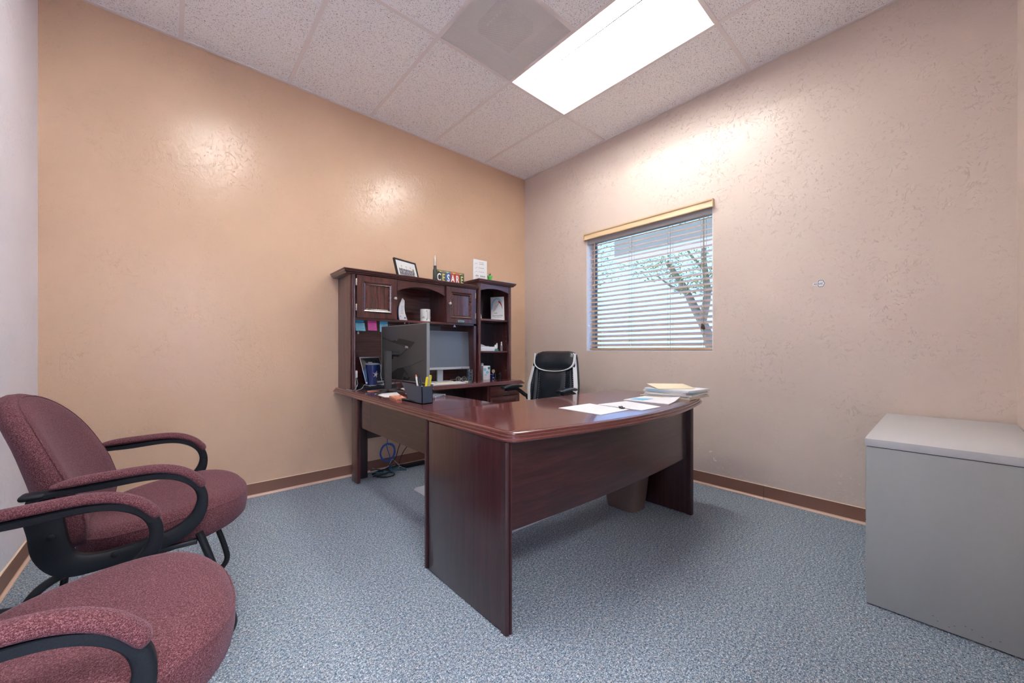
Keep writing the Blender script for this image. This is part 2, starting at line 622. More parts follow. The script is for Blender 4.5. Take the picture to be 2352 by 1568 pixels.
def lathe(bm, prof, c=(0, 0, 0), n=24, mi=0, mat=None):
    """prof: (radius, height); ends may be at radius 0"""
    C = Vector(c)
    rings = []
    for r, z in prof:
        r = max(r, 1e-5)
        rings.append([Vector((r * math.cos(2 * PI * k / n), r * math.sin(2 * PI * k / n), z)) for k in range(n)])
    if mat is not None:
        rings = [[mat @ p for p in r] for r in rings]
    rings = [[p + C for p in r] for r in rings]
    skin(bm, rings, True, True, False, mi)

def prism(bm, poly, axis, lo, hi, mi=0, bevel=0.0):
    """poly in the plane across axis: x->(y,z), y->(x,z), z->(x,y)"""
    def p3(a, b, c):
        return {'x': (c, a, b), 'y': (a, c, b), 'z': (a, b, c)}[axis]
    r0 = [bm.verts.new(p3(a, b, lo)) for a, b in poly]
    r1 = [bm.verts.new(p3(a, b, hi)) for a, b in poly]
    n = len(poly)
    fs = [bm.faces.new(r0), bm.faces.new(r1)]
    for k in range(n):
        fs.append(bm.faces.new((r0[k], r0[(k + 1) % n], r1[(k + 1) % n], r1[k])))
    for f in fs:
        f.material_index = mi
    if bevel:
        es = list({e for f in fs[:2] for e in f.edges})
        r = bmesh.ops.bevel(bm, geom=es, offset=bevel, segments=2, profile=0.5, affect='EDGES', material=-1)
        for f in r['faces']:
            f.material_index = mi

def offset_poly(poly, d, w=None):
    """inset a ccw polygon by d (times the weight of each edge)"""
    n = len(poly)
    out = []
    for i in range(n):
        p = Vector(poly[i]); a = Vector(poly[i - 1]); b = Vector(poly[(i + 1) % n])
        d1 = (p - a).normalized(); d2 = (b - p).normalized()
        n1 = Vector((-d1.y, d1.x)); n2 = Vector((-d2.y, d2.x))
        w1 = w[(i - 1) % n] if w else 1
        w2 = w[i] if w else 1
        o1, o2 = d * w1, d * w2
        cr = d1.x * d2.y - d1.y * d2.x
        if abs(cr) < 0.02:
            q = p + (n1 * o1 + n2 * o2) / 2
        else:
            # intersect the two moved edges
            A = p + n1 * o1; Bq = p + n2 * o2
            t = ((Bq.x - A.x) * d2.y - (Bq.y - A.y) * d2.x) / cr
            q = A + d1 * t
        out.append((q.x, q.y))
    return out

def slab(bm, outline, prof, w=None, mi=0, edge=False):
    """horizontal slab with a moulded edge; prof: (inset, z) from the underside to the top"""
    rings = [[(x, y, z) for x, y in offset_poly(outline, ins, w)] for ins, z in prof]
    n0 = len(bm.faces)
    skin(bm, rings, True, True, False, mi)
    if edge:
        bm.faces.ensure_lookup_table()
        for f in bm.faces[n0:]:
            if len(f.verts) == 4 and f.calc_area() < .08 and not all(v.co.z > max(r[1] for r in prof) - 1e-5 for v in f.verts):
                f.material_index = 1

def arc2(cx, cy, r, a0, a1, n=6):
    return [(cx + r * math.cos(a0 + (a1 - a0) * k / n), cy + r * math.sin(a0 + (a1 - a0) * k / n)) for k in range(n + 1)]

def rrect(x0, x1, y0, y1, r, n=4):
    return (arc2(x1 - r, y0 + r, r, -PI / 2, 0, n) + arc2(x1 - r, y1 - r, r, 0, PI / 2, n)
            + arc2(x0 + r, y1 - r, r, PI / 2, PI, n) + arc2(x0 + r, y0 + r, r, PI, 1.5 * PI, n))

_fc = {}
def text(bm, s, size, mat, mi=0, depth=0.0004, align='CENTER', squeeze=1.0, bold=0.0):
    cu = bpy.data.curves.new('t', 'FONT')
    cu.body = s
    cu.size = size
    cu.align_x = align
    cu.align_y = 'CENTER'
    cu.extrude = depth
    cu.offset = bold
    cu.resolution_u = 3
    o = bpy.data.objects.new('t', cu)
    me = o.to_mesh()
    n0 = len(bm.faces)
    tmp = bmesh.new()
    tmp.from_mesh(me)
    tmp.transform(mat @ Matrix.Diagonal((squeeze, 1, 1, 1)))
    o.to_mesh_clear()
    me2 = bpy.data.meshes.new('t2')
    tmp.to_mesh(me2)
    tmp.free()
    bm.from_mesh(me2)
    bm.faces.ensure_lookup_table()
    for f in bm.faces[n0:]:
        f.material_index = mi
    bpy.data.objects.remove(o)
    bpy.data.curves.remove(cu)
    bpy.data.meshes.remove(me2)

def frame_m(origin, xdir, ydir):
    x = Vector(xdir).normalized(); y = Vector(ydir).normalized(); z = x.cross(y)
    return Matrix(((x.x, y.x, z.x, origin[0]), (x.y, y.y, z.y, origin[1]), (x.z, y.z, z.z, origin[2]), (0, 0, 0, 1)))

def FY(x, y, z): return frame_m((x, y, z), (1, 0, 0), (0, 0, 1))      # faces -Y
def FX(x, y, z): return frame_m((x, y, z), (0, -1, 0), (0, 0, 1))     # faces -X
def UP(x, y, z, a=0.0): return frame_m((x, y, z), (math.cos(a), math.sin(a), 0), (-math.sin(a), math.cos(a), 0))

# ================================================================== THE ROOM
XL, YF, H = -3.629, -3.491, 3.0257       # left wall, front wall, ceiling height
T = 0.61
GX = [-0.603 - T * k for k in range(5)]   # grid lines that run along Y
GY = [-1.115, -2.335]                     # cross lines
WY0, WY1, WZ0, WZ1 = -2.085, -0.891, 1.029, 2.15   # window opening

bm = B(); box(bm, XL - .12, .12, YF - .12, .12, -.10, 0)
struct('floor', bm, 'carpet')
bm = B(); box(bm, XL - .12, .12, 0, .12, 0, H + .25)
struct('wall_back', bm, 'wall_tan')
bm = B(); box(bm, XL - .12, XL, YF - .12, 0, 0, H + .25)
struct('wall_left', bm, 'wall_pale')
# front wall, behind the camera, with a doorway added to let fill light in
DX0, DX1, DZ = -3.40, -2.46, 2.13
bm = B()
box(bm, XL, DX0, YF - .12, YF, 0, H + .25); box(bm, DX1, 0, YF - .12, YF, 0, H + .25); box(bm, DX0, DX1, YF - .12, YF, DZ, H + .25)
struct('wall_front', bm, 'wall_beige')
bm = B()
box(bm, DX0 - .05, DX0, YF - .13, YF + .012, 0, DZ + .05); box(bm, DX1, DX1 + .05, YF - .13, YF + .012, 0, DZ + .05); box(bm, DX0, DX1, YF - .13, YF + .012, DZ, DZ + .05)
struct('trim_2', bm, 'base')
HY0, HX_0, HX_1, HH = -5.4, -4.9, -1.2, 2.75  # unseen hall, added to carry the fill light
bm = B(); box(bm, HX_0, HX_1, HY0, YF - .12, -.10, 0)
struct('floor_added_hall', bm, 'carpet')
bm = B(); box(bm, HX_0, HX_1, HY0, YF - .12, HH, HH + .1)
struct('ceiling_added_hall', bm, 'white_paint')
bm = B(); box(bm, HX_0 - .1, HX_0, HY0, YF - .12, 0, HH)
struct('wall_added_hall_left', bm, 'wall_pale')
bm = B(); box(bm, HX_1, HX_1 + .1, HY0, YF - .12, 0, HH)
struct('wall_added_hall_right', bm, 'wall_pale')
bm = B(); box(bm, HX_0, HX_1, HY0 - .1, HY0, 0, HH)
struct('wall_added_hall_back', bm, 'wall_pale')
# right wall with its window opening
bm = B()
for y0, y1, z0, z1 in ((YF - .12, WY0, 0, H + .25), (WY1, 0, 0, H + .25), (WY0, WY1, 0, WZ0), (WY0, WY1, WZ1, H + .25)):
    box(bm, 0, .12, y0, y1, z0, z1)
wr = struct('wall_right', bm, 'wall_beige')
bm = B()
for (y, z, w, h, a) in ((-2.065, .262, .014, .007, .6), (-2.10, .20, .010, .006, .2), (-1.975, .268, .004, .003, 0), (-2.09, .212, .004, .010, .4)):
    n = 7
    r0 = [(-.0006, y + w * math.cos(2 * PI * k / n + a) * (1 + .4 * math.sin(3 * k)), z + h * math.sin(2 * PI * k / n) * (1 + .3 * math.cos(5 * k))) for k in range(n)]
    r1 = [(.001, p[1], p[2]) for p in r0]
    skin(bm, [r0, r1])
obj('paint_chip', bm, 'white_paint', wr, label='white chips in the paint above the baseboard')

# ceiling: slab with openings for the lights and the vent, tiles hang a little above the grid
LX0, LX1 = GX[1], GX[0]
L2X0, L2X1 = GX[4], GX[3]
VX0, VX1, VY0, VY1 = GX[2], GX[1], GY[0] - T, GY[0]
holes = [(LX0, LX1, GY[1], GY[0]), (L2X0, L2X1, GY[1], GY[0]), (VX0, VX1, VY0, VY1)]
xs = sorted({XL - .12, .12, *GX})
ys = sorted({YF - .12, .12, GY[0], GY[0] - T, GY[1]})
bm = B()
for i in range(len(xs) - 1):
    for j in range(len(ys) - 1):
        cx, cy = (xs[i] + xs[i + 1]) / 2, (ys[j] + ys[j + 1]) / 2
        if any(h[0] < cx < h[1] and h[2] < cy < h[3] for h in holes):
            continue
        box(bm, xs[i], xs[i + 1], ys[j], ys[j + 1], H + .004, H + .03)
struct('ceiling', bm, 'tile')
# suspended grid: main bars along Y, cross bars, wall angle
bm = B()
for x in GX:
    box(bm, x - .012, x + .012, YF + .001, -.001, H - .001, H + .012)
segs = [(GX[k + 1], GX[k]) for k in range(4)] + [(XL, GX[4]), (GX[0], 0)]
for (a, c) in segs:
    for y in GY:
        box(bm, a, c, y - .0118, y + .0118, H - .0008, H + .012)
box(bm, VX0, VX1, VY0 - .0118, VY0 + .0118, H - .0008, H + .012)
for a, c, d, e in ((XL, 0, -.020, 0), (XL, 0, YF, YF + .020), (XL, XL + .020, YF, 0), (-.020, 0, YF, 0)):
    box(bm, a, c, d, e, H - .0014, H + .004)
struct('trim_1', bm, 'grid')

# vinyl baseboards with a toe
def baseboard(name, p0, p1, nrm):
    bm = B()
    p0 = Vector(p0); p1 = Vector(p1); n = Vector(nrm)
    prof = [(0, 0), (.016, 0), (.0155, .004), (.008, .010), (.0065, .016), (.0065, .094), (.003, .0965), (0, .0965)]
    ra = [(p0 + n * a).to_3d() + Vector((0, 0, b)) for a, b in prof]
    rb = [(p1 + n * a).to_3d() + Vector((0, 0, b)) for a, b in prof]
    skin(bm, [ra, rb])
    bm.faces.ensure_lookup_table()
    for f in bm.faces:
        zc = f.calc_center_median().z
        if zc < .014 and len(f.verts) == 4:
            f.material_index = 1
        if zc > .095 and len(f.verts) == 4:
            f.material_index = 2
    return struct(name, bm, ['base', 'base_toe', 'caulk'], smooth=R(20))
baseboard('baseboard_back', (XL, 0), (0, 0), (0, -1))
baseboard('baseboard_right', (0, YF), (0, -2.421), (-1, 0))
baseboard('baseboard_corner', (0, -2.4195), (0, -.016), (-1, 0)).name = 'baseboard_window'
baseboard('baseboard_left', (XL, YF), (XL, -.016), (1, 0))
baseboard('baseboard_front', (DX1 + .05, YF), (-.016, YF), (0, 1))

# added fill light in the unseen hall
t = thing('hall_fill_light', 'added white fill light in the unseen hall behind the camera', 'ceiling light', (-3.0, -4.4, HH))
bm = B(); box(bm, -3.62, -2.38, -4.72, -4.08, HH - .050, HH - .0005, .004)
obj('housing', bm, 'white_paint', t)
bm = B(); box(bm, -3.59, -2.41, -4.69, -4.11, HH - .062, HH - .050, .003)
obj('diffuser', bm, 'hall_fill_diffuser', t, label='glowing face of the added fill light')

# ------------------------------------------------------------------ window
bm = B()
fr = .032
box(bm, .085, .118, WY0, WY0 + fr, WZ0, WZ1)
box(bm, .085, .118, WY1 - fr, WY1, WZ0, WZ1)
box(bm, .085, .118, WY0, WY1, WZ0, WZ0 + fr)
box(bm, .085, .118, WY0, WY1, WZ1 - fr, WZ1)
win = struct('window_1', bm, 'silver_paint')
bm = B()
t_ = .006
box(bm, .0, .085, WY0, WY0 + t_, WZ0, WZ1); box(bm, .0, .085, WY1 - t_, WY1, WZ0, WZ1)
box(bm, .0, .085, WY0, WY1, WZ0, WZ0 + t_); box(bm, .0, .085, WY0, WY1, WZ1 - t_, WZ1)
obj('window_reveal', bm, 'reveal', win, label='white window reveal')
bm = B(); box(bm, .096, .100, WY0 + fr, WY1 - fr, WZ0 + fr, WZ1 - fr)
obj('pane', bm, 'pane', win)
bm = B()
box(bm, .088, .112, WY1 - fr - .022, WY1 - fr - .012, WZ0 + fr, WZ1 - fr)
obj('sash_bar', bm, 'frame_dark', win, label='dark sash bar')

# ------------------------------------------------------------------ blind
bl = thing('window_blind', 'wide-slat beige blind with tan valance hanging in the window', 'blind', (0.03, -1.487, WZ0 + .012))
bm = B()
prof = [(-.034, 2.124), (-.036, 2.130), (-.030, 2.140), (-.030, 2.168), (-.037, 2.176), (-.038, 2.186), (-.026, 2.187), (-.024, 2.124)]
skin(bm, [[(a, -2.095, b) for a, b in prof], [(a, -.880, b) for a, b in prof]])
box(bm, -.037, -.001, -2.0955, -2.089, 2.125, 2.1865); box(bm, -.037, -.001, -.886, -.8795, 2.125, 2.1865)
obj('valance', bm, 'slat_top', bl, label='tan wooden valance')
bm = B(); box(bm, .012, .060, -2.075, -.902, 2.085, 2.140, .003)
obj('head_rail', bm, 'silver_paint', bl)
NS = 24
for k in range(NS):
    z = 1.085 + k * (2.065 - 1.085) / (NS - 1)
    bm = B()
    tilt = R(27)
    prof = []
    for s in range(7):
        a = -.025 + .05 * s / 6
        prof.append((a * math.cos(tilt), .0025 * (1 - (a / .025) ** 2) + a * math.sin(tilt)))
    prof2 = [(a, b + .0028) for a, b in reversed(prof)]
    ring = prof + prof2
    skin(bm, [[(.036 + a, -2.076, z + b) for a, b in ring], [(.036 + a, -.903 - .018, z + b) for a, b in ring]])
    obj('slat', bm, 'slat', bl)
bm = B(); box(bm, .013, .059, -2.076, -.921, 1.040, 1.058, .004)
obj('bottom_rail', bm, 'slat', bl)
bm = B()
for y in (-1.03, -1.36, -1.72, -1.99):
    for x in (.0115, .0605):
        tube(bm, [(x, y, 2.09), (x, y, 1.05)], .0011, 5)
        tube(bm, [(x, y - .022, 2.09), (x, y - .022, 1.05)], .0011, 5)
    for k in range(NS):
        z = 1.083 + k * (2.065 - 1.085) / (NS - 1)
        tube(bm, [(.0115, y, z), (.0605, y - .004, z + .002)], .0009, 4)
    tube(bm, [(.010, y + .01, 1.052), (.009, y, 1.040), (.010, y - .02, 1.046), (.010, y - .03, 1.038)], .0012, 5)
obj('ladder_cord', bm, 'cord', bl)
bm = B(); tube(bm, [(.004, -.985, 2.09), (.003, -.985, 1.62)], .0038, 8)
obj('tilt_wand', bm, 'slat', bl)
bm = B()
tube(bm, [(.006, -2.008, 2.09), (.003, -2.010, 1.7), (.002, -2.006, 1.24)], .0014, 5)
tube(bm, [(.006, -2.016, 2.09), (.003, -2.018, 1.7), (.002, -2.012, 1.24)], .0014, 5)
obj('lift_cord', bm, 'cord', bl)
bm = B()
for y, z in ((-2.004, 1.205), (-2.016, 1.198)):
    lathe(bm, [(0, .0), (.009, .0), (.010, .012), (.006, .030), (.003, .040), (0, .042)], (-.002, y, z), 12)
obj('cord_tassel', bm, 'tassel', bl, label='dark cord tassels')

# ------------------------------------------------------------------ ceiling lights and vent
def make_light(x0, x1, y0, y1, label):
    cx, cy = (x0 + x1) / 2, (y0 + y1) / 2
    t = thing('ceiling_light', label, 'ceiling light', (cx, cy, H + .002), 0, 'recessed fluorescent ceiling lights')
    a, b = x0 + .013, x1 - .013
    c, d = y0 + .013, y1 - .013
    top = H + .135
    bm = B()
    box(bm, a - .001, b + .001, c - .001, d + .001, top, top + .01)
    box(bm, a - .004, a - .001, c, d, H + .002, top); box(bm, b + .001, b + .004, c, d, H + .002, top)
    box(bm, a, b, c - .004, c - .001, H + .002, top); box(bm, a, b, d + .001, d + .004, H + .002, top)
    obj('housing', bm, 'white_paint', t)
    # curved white reflectors either side
    for s in (-1, 1):
        bm = B()
        pr = []
        for k in range(11):
            u = k / 10
            xx = (b - cx) * (1 - u) + .060 * u
            zz = H + .004 + .118 * math.sin(u * PI / 2)
            pr.append((cx + s * xx, zz))
        outer = [(x + s * .0, z + .004) for x, z in reversed(pr)]
        ring = pr + outer
        skin(bm, [[(x, c, z) for x, z in ring], [(x, d, z) for x, z in ring]])
        obj('reflector', bm, 'white_paint', t)
    # end plates
    for yy, s in ((c, 1), (d, -1)):
        bm = B(); box(bm, a, b, min(yy, yy + s * .003), max(yy, yy + s * .003), H + .004, top - .002)
        obj('end_plate', bm, 'white_paint', t)
    # centre basket, open at the top, with lit perforated sides
    bm = B()
    z0, z1 = H + .030, H + .075
    pr = [(cx - .105, z1), (cx - .080, z0 + .004), (cx - .035, z0), (cx + .035, z0), (cx + .080, z0 + .004), (cx + .105, z1)]
    pr2 = [(x, z + .002) for x, z in reversed(pr)]
    skin(bm, [[(x, c + .035, z) for x, z in pr + pr2], [(x, d - .035, z) for x, z in pr + pr2]])
    obj('diffuser_basket', bm, 'diffuser', t, label='glowing diffuser basket', smooth=R(10))
    for s in (-1, 1):
        bm = B()
        tube(bm, [(cx + s * .045, c + .04, H + .088), (cx + s * .045, d - .04, H + .088)], .0125, 12)
        obj('fluorescent_tube', bm, 'tube', t, label='glowing fluorescent tube')
    bm = B()
    for s in (-1, 1):
        box(bm, cx + s * .1075 - .0018, cx + s * .1075 + .0018, c + .036, d - .036, z1 - .002, z1 + .003)
    for k in range(2):
        tube(bm, [(cx - .018 + .022 * k, c + .016, z1 - .03), (cx - .012 + .022 * k, c + .034, z0 + .006)], .0022, 6)
    obj('basket_rail', bm, 'fixture_gap', t, label='dark gap lines along the basket')
    return t
make_light(LX0, LX1, GY[1], GY[0], 'lit recessed fluorescent ceiling light with a central basket, beside the perforated vent')
make_light(L2X0, L2X1, GY[1], GY[0], 'recessed fluorescent ceiling light on the side nearer the pale wall and the guest chairs')

t = thing('ceiling_vent', 'square perforated grey air vent set in the white tile ceiling', 'vent', ((VX0 + VX1) / 2, (VY0 + VY1) / 2, H + .002))
bm = B(); box(bm, VX0 + .012, VX1 - .012, VY0 + .012, VY1 - .012, H + .003, H + .0045)
obj('perforated_face', bm, 'perf', t)
bm = B()
a, b, c, d = VX0 + .012, VX1 - .012, VY0 + .012, VY1 - .012
box(bm, a, b, c, d, H + .16, H + .165)
box(bm, a - .003, a, c, d, H + .004, H + .16); box(bm, b, b + .003, c, d, H + .004, H + .16)
box(bm, a, b, c - .003, c, H + .004, H + .16); box(bm, a, b, d, d + .003, H + .004, H + .16)
obj('plenum_box', bm, 'silver_paint', t)
bm = B()
cx, cy = (VX0 + VX1) / 2, (VY0 + VY1) / 2
for k in range(6):
    box(bm, cx - .10, cx + .10, cy - .08 + .03 * k, cy - .078 + .03 * k, H + .012, H + .05)
box(bm, cx - .13, cx - .126, cy - .11, cy + .11, H + .01, H + .08); box(bm, cx + .126, cx + .13, cy - .11, cy + .11, H + .01, H + .08)
box(bm, cx - .13, cx + .13, cy - .114, cy - .11, H + .01, H + .08); box(bm, cx - .13, cx + .13, cy + .11, cy + .114, H + .01, H + .08)
obj('damper', bm, 'seam_dark', t, label='dark damper behind the perforations')

# hexagon sticker on the right wall
t = thing('wall_sticker', 'small white hexagon logo sticker on the beige wall', 'sticker', (-.0005, -2.728, 1.434))
def hexa(r, cy, cz, sx=1.0):
    return [(cy + r * sx * math.cos(PI / 3 * k), cz + r * math.sin(PI / 3 * k)) for k in range(6)]
cy, cz = -2.734, 1.4615
bm = B()
prism(bm, hexa(.0285, cy, cz, .82), 'x', -.0022, -.001)
prism(bm, rrect(-2.735, -2.6925, cz - .0105, cz + .0085, .003), 'x', -.0021, -.001)
obj('backing', bm, 'paper', t)
bm = B()
o1 = hexa(.0255, cy, cz, .82); o2 = hexa(.0222, cy, cz, .82)
for k in range(6):
    k2 = (k + 1) % 6
    def lp(p, q, u): return (p[0] + (q[0] - p[0]) * u, p[1] + (q[1] - p[1]) * u)
    u0 = .36 if k == 0 else 0.0
    u1 = .64 if k == 5 else 1.0
    prism(bm, [lp(o1[k], o1[k2], u0), lp(o1[k], o1[k2], u1), lp(o2[k], o2[k2], u1), lp(o2[k], o2[k2], u0)], 'x', -.0030, -.0021)
text(bm, 'ASHRAE', .0165, FX(-.0031, -2.7205, cz - .0012), 0, .0003, squeeze=.74)
obj('logo_print', bm, 'ink', t)

# ================================================================== L-SHAPED DESK SET
TZ = 0.740      # top of the work surfaces
UZ = 0.7025     # underside
MOULD = [(.014, UZ), (.004, UZ + .0015), (0, UZ + .006), (0, UZ + .011), (.003, UZ + .015), (.0095, UZ + .0160), (.0100, UZ + .019), (.0085, UZ + .0200), (.0085, UZ + .0225),
         (.011, UZ + .0255), (.0175, UZ + .0265), (.0180, UZ + .0290), (.0165, UZ + .0300), (.0175, UZ + .0325), (.021, UZ + .0350), (.026, UZ + .0362), (.0275, UZ + .0355), (.029, UZ + .0370), (.034, TZ)]

# ---- bow-front desk
t = thing('desk', 'dark mahogany bow-front desk with papers on its glossy top', 'desk', (-1.36, -1.93, 0))
out = [(-2.181, -1.6005)]
out += arc2(-2.190 + .055, -2.178, .055, PI, PI * 1.40, 5)
bow = []
for k in range(1, 24):
    u = k / 24
    x = -2.118 + (1.548) * u
    bow.append((x, -2.236 - .108 * math.sin(PI * u) ** .9 * (1 - .0 * u)))
out += bow
out += arc2(-.522 - .055, -2.178, .055, PI * 1.60, PI * 2, 5)
out += [(-.522, -1.6005)]
w = [1] * len(out); w[-1] = 0.0
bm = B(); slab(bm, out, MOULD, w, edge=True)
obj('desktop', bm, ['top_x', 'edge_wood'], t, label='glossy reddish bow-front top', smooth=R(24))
def desk_side(x0, x1, name):
    bm = B(); box(bm, x0, x1, -2.172, -1.640, 0.004, UZ, .001)
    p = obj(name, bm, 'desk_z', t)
    bm = B()
    # reeded front post
    pr = [(x0 - .003, -2.172), (x0 - .003, -2.196), (x0 + .003, -2.2025), (x0 + .009, -2.2035), (x0 + .011, -2.199), (x0 + .014, -2.199), (x0 + .016, -2.2035), (x1 - .002, -2.2035), (x1 + .003, -2.197), (x1 + .003, -2.172)]
    prism(bm, pr, 'z', 0.002, UZ)
    obj('edge_post', bm, 'desk_z', p, smooth=R(20))
    bm = B()
    prism(bm, [(x0 - .003, -1.605), (x1 + .003, -1.605), (x1 + .003, -1.626), (x0 + .006, -1.626), (x0 + .006, -1.621), (x0 - .003, -1.619)], 'z', 0.002, UZ)
    box(bm, x0 + .008, x1 - .002, -1.642, -1.625, 0.002, UZ, mi=1)
    obj('edge_post', bm, ['desk_z', 'wood_dark'], p, smooth=R(20))
desk_side(-2.182, -2.156, 'side_panel')
desk_side(-.652, -.626, 'side_panel')
bm = B()
n = 20
ra = []
for k in range(n + 1):
    u = k / n
    ra.append((-2.152 + 1.496 * u, -2.172 - .030 * math.sin(PI * u)))
rb = [(x, y + .018) for x, y in reversed(ra)]
prism(bm, ra + rb, 'z', .362, UZ)
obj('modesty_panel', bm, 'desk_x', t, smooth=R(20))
bm = B()
lo = [(x, y - .0006) for x, y in ra]; 
prism(bm, lo + [(x, y + .0194) for x, y in reversed(ra)], 'z', .3605, .363)
obj('modesty_edge', bm, 'wood_dark', t)

# ---- return (bridge) between the desk and the credenza
t = thing('desk_return', 'mahogany desk return joining the bow-front desk to the credenza, pen holder on it', 'desk', (-1.91, -1.02, 0))
out = [(-1.690, -1.596), (-1.690, -.452), (-2.146, -.452), (-2.146, -1.596)]
out = [(-2.140, -.452), (-2.178, -1.5960), (-1.690, -1.5960), (-1.690, -.452)]
w = [1, 0, 1, 0]
bm = B(); slab(bm, out, MOULD, w, edge=True)
obj('return_top', bm, ['top_y', 'edge_wood'], t, label='glossy reddish return top', smooth=R(24))
bm = B(); box(bm, -1.998, -1.980, -1.5985, -.4535, .440, UZ)
obj('modesty_panel', bm, 'desk_y', t)

# ---- credenza
CY = -.452
t = thing('credenza', 'mahogany credenza against the tan wall carrying the hutch and computer', 'credenza', (-1.3, -.24, 0))
out = [(-2.146, -.012), (-2.146, CY + .002), (-1.690, CY + .002), (-.455, CY + .002), (-.455, -.012)]
out = [(-2.146, -.012), (-2.146, CY + .002), (-.455, CY + .002), (-.455, -.012)]
# the left part of the front edge meets the return: build the top in two slabs
w = [1, 0, 0, 0]
bm = B()
slab(bm, [(-2.125, -.012), (-2.140, -.4515), (-1.690, -.4515), (-1.690, -.012)], MOULD, [1, 0, 0, 0], edge=True)
slab(bm, [(-1.6885, -.012), (-1.6885, -.458), (-.440, -.458), (-.440, -.012)], MOULD, [0, 1, 1, 0], edge=True)
obj('credenza_top', bm, ['top_x', 'edge_wood'], t, smooth=R(24))
bm = B(); box(bm, -2.015, -1.990, -.240, -.118, 0.003, UZ, .001)
obj('leg_panel', bm, 'wood_z', t)
bm = B(); box(bm, -1.989, -1.897, -.142, -.122, 0.003, .470, .001)
obj('inner_brace', bm, 'wood_dark', t, label='dark inner brace')
bm = B(); box(bm, -1.990, -1.972, -.2995, -.2405, .440, UZ)
obj('corner_filler', bm, 'wood_dark', t)
bm = B(); box(bm, -1.998, -1.980, -.4515, -.300, .440, UZ)
obj('side_panel', bm, 'wood_y', t)
bm = B(); box(bm, -1.86, -.885, -.058, -.040, .30, UZ)
obj('back_panel', bm, 'wood_dark', t)
bm = B(); box(bm, -.884, -.862, -.425, -.02, 0.003, UZ); box(bm, -.502, -.480, -.425, -.02, 0.003, UZ)
box(bm, -.862, -.502, -.06, -.04, .01, UZ); box(bm, -.862, -.502, -.41, -.06, .01, .03)
ped = obj('pedestal', bm, 'wood_z', t)
def drawer(z0, z1, panel):
    bm = B(); box(bm, -.860, -.504, -.438, -.418, z0, z1, .0015)
    box(bm, -.855, -.509, -.418, -.07, z0 + .01, z1 - .03)
    d = obj('drawer', bm, 'wood_x', t)
    if panel:
        bm = B()
        a, b, c, e = -.835, -.529, z0 + .022, z1 - .022
        for k, (i0, y0, y1, mi) in enumerate(((0, -.443, -.438, 0), (.012, -.441, -.438, 0))):
            fr_ = .010
            for (x0, x1, q0, q1) in ((a + i0, b - i0, c + i0, c + i0 + fr_), (a + i0, b - i0, e - i0 - fr_, e - i0), (a + i0, a + i0 + fr_, c + i0, e - i0), (b - i0 - fr_, b - i0, c + i0, e - i0)):
                box(bm, x0, x1, y0, y1, q0, q1, .001)
        obj('drawer_moulding', bm, 'wood_x', d)
    bm = B()
    zc = (z0 + z1) / 2
    lathe(bm, [(0, 0), (.006, 0), (.005, .010), (.012, .018), (.013, .023), (.009, .027), (0, .028)], (-.682, -.438, zc), 14, 0, RX(PI / 2))
    obj('knob', bm, 'nickel', d)
drawer(.600, .696, False)
drawer(.310, .594, True)
drawer(.040, .304, True)
bm = B()
for k in range(5):
    lathe(bm, [(0, 0), (.002, 0), (.0015, .001), (0, .0012)], (-.70 + .017 * k, -.439, .611), 6, 0, RX(PI / 2))
obj('screw_dots', bm, 'silver', t)

# ---- hutch
HY = -.300      # front of the hutch carcass
HX0, HX1 = -2.085, -.925
SB = 1.286      # underside of the cupboards
t = thing('desk_hutch', 'mahogany hutch with two panelled doors over the computer', 'hutch', (-1.5, -.155, TZ))
bm = B()
box(bm, HX0, HX0 + .022, HY + .012, -.012, TZ + .0005, 1.612)
obj('side_panel', bm, 'wood_z', t)
bm = B(); box(bm, HX1 - .022, HX1, HY + .012, -.012, TZ + .0005, 1.612)
obj('side_panel', bm, 'wood_z', t)
def reeded_post(bm, x0, x1, y, z0, z1, d=.022):
    w_ = x1 - x0
    pr = [(x0, y + d), (x0, y + .003), (x0 + w_ * .08, y), (x0 + w_ * .22, y + .003), (x0 + w_ * .26, y + .003), (x0 + w_ * .34, y - .003), (x0 + w_ * .5, y - .005),
          (x0 + w_ * .66, y - .003), (x0 + w_ * .74, y + .003), (x0 + w_ * .78, y + .003), (x0 + w_ * .92, y), (x1, y + .003), (x1, y + d)]
    prism(bm, pr, 'z', z0, z1)
bm = B(); reeded_post(bm, HX0 - .002, HX0 + .036, HY - .002, TZ + .0005, 1.612)
obj('front_post', bm, 'wood_gloss_z', t, smooth=R(60))
bm = B(); box(bm, HX0 + .022, HX1 - .022, -.030, -.014, TZ + .0005, 1.61)
obj('back_panel', bm, 'wood_x', t)
bm = B(); box(bm, HX0 + .022, HX1 - .022, HY + .002, -.030, SB - .018, SB)
obj('shelf', bm, 'wood_x', t)
for x0 in (-1.735, -1.268):
    bm = B(); box(bm, x0, x0 + .018, HY + .004, -.030, SB, 1.596)
    obj('divider', bm, 'wood_z', t)
bm = B(); box(bm, HX0 + .022, HX1 - .022, HY + .004, -.030, 1.596, 1.612)
obj('top_panel', bm, 'wood_x', t)
# crown moulding
def crown(x0, x1, y0, z0, ret_r=True):
    bm = B()
    prof = [(.026, z0), (.020, z0 + .003), (.018, z0 + .010), (.008, z0 + .014), (.006, z0 + .024), (.001, z0 + .027), (0, z0 + .033), (.003, z0 + .036)]
    slab(bm, [(x0, -.006), (x0, y0), (x1, y0), (x1, -.006)], prof, [1, 1, 1 if ret_r else 0, 0])
    return bm
obj('crown', crown(-2.146, -.923, -.338, 1.612, False), 'wood_x', t, smooth=R(25))
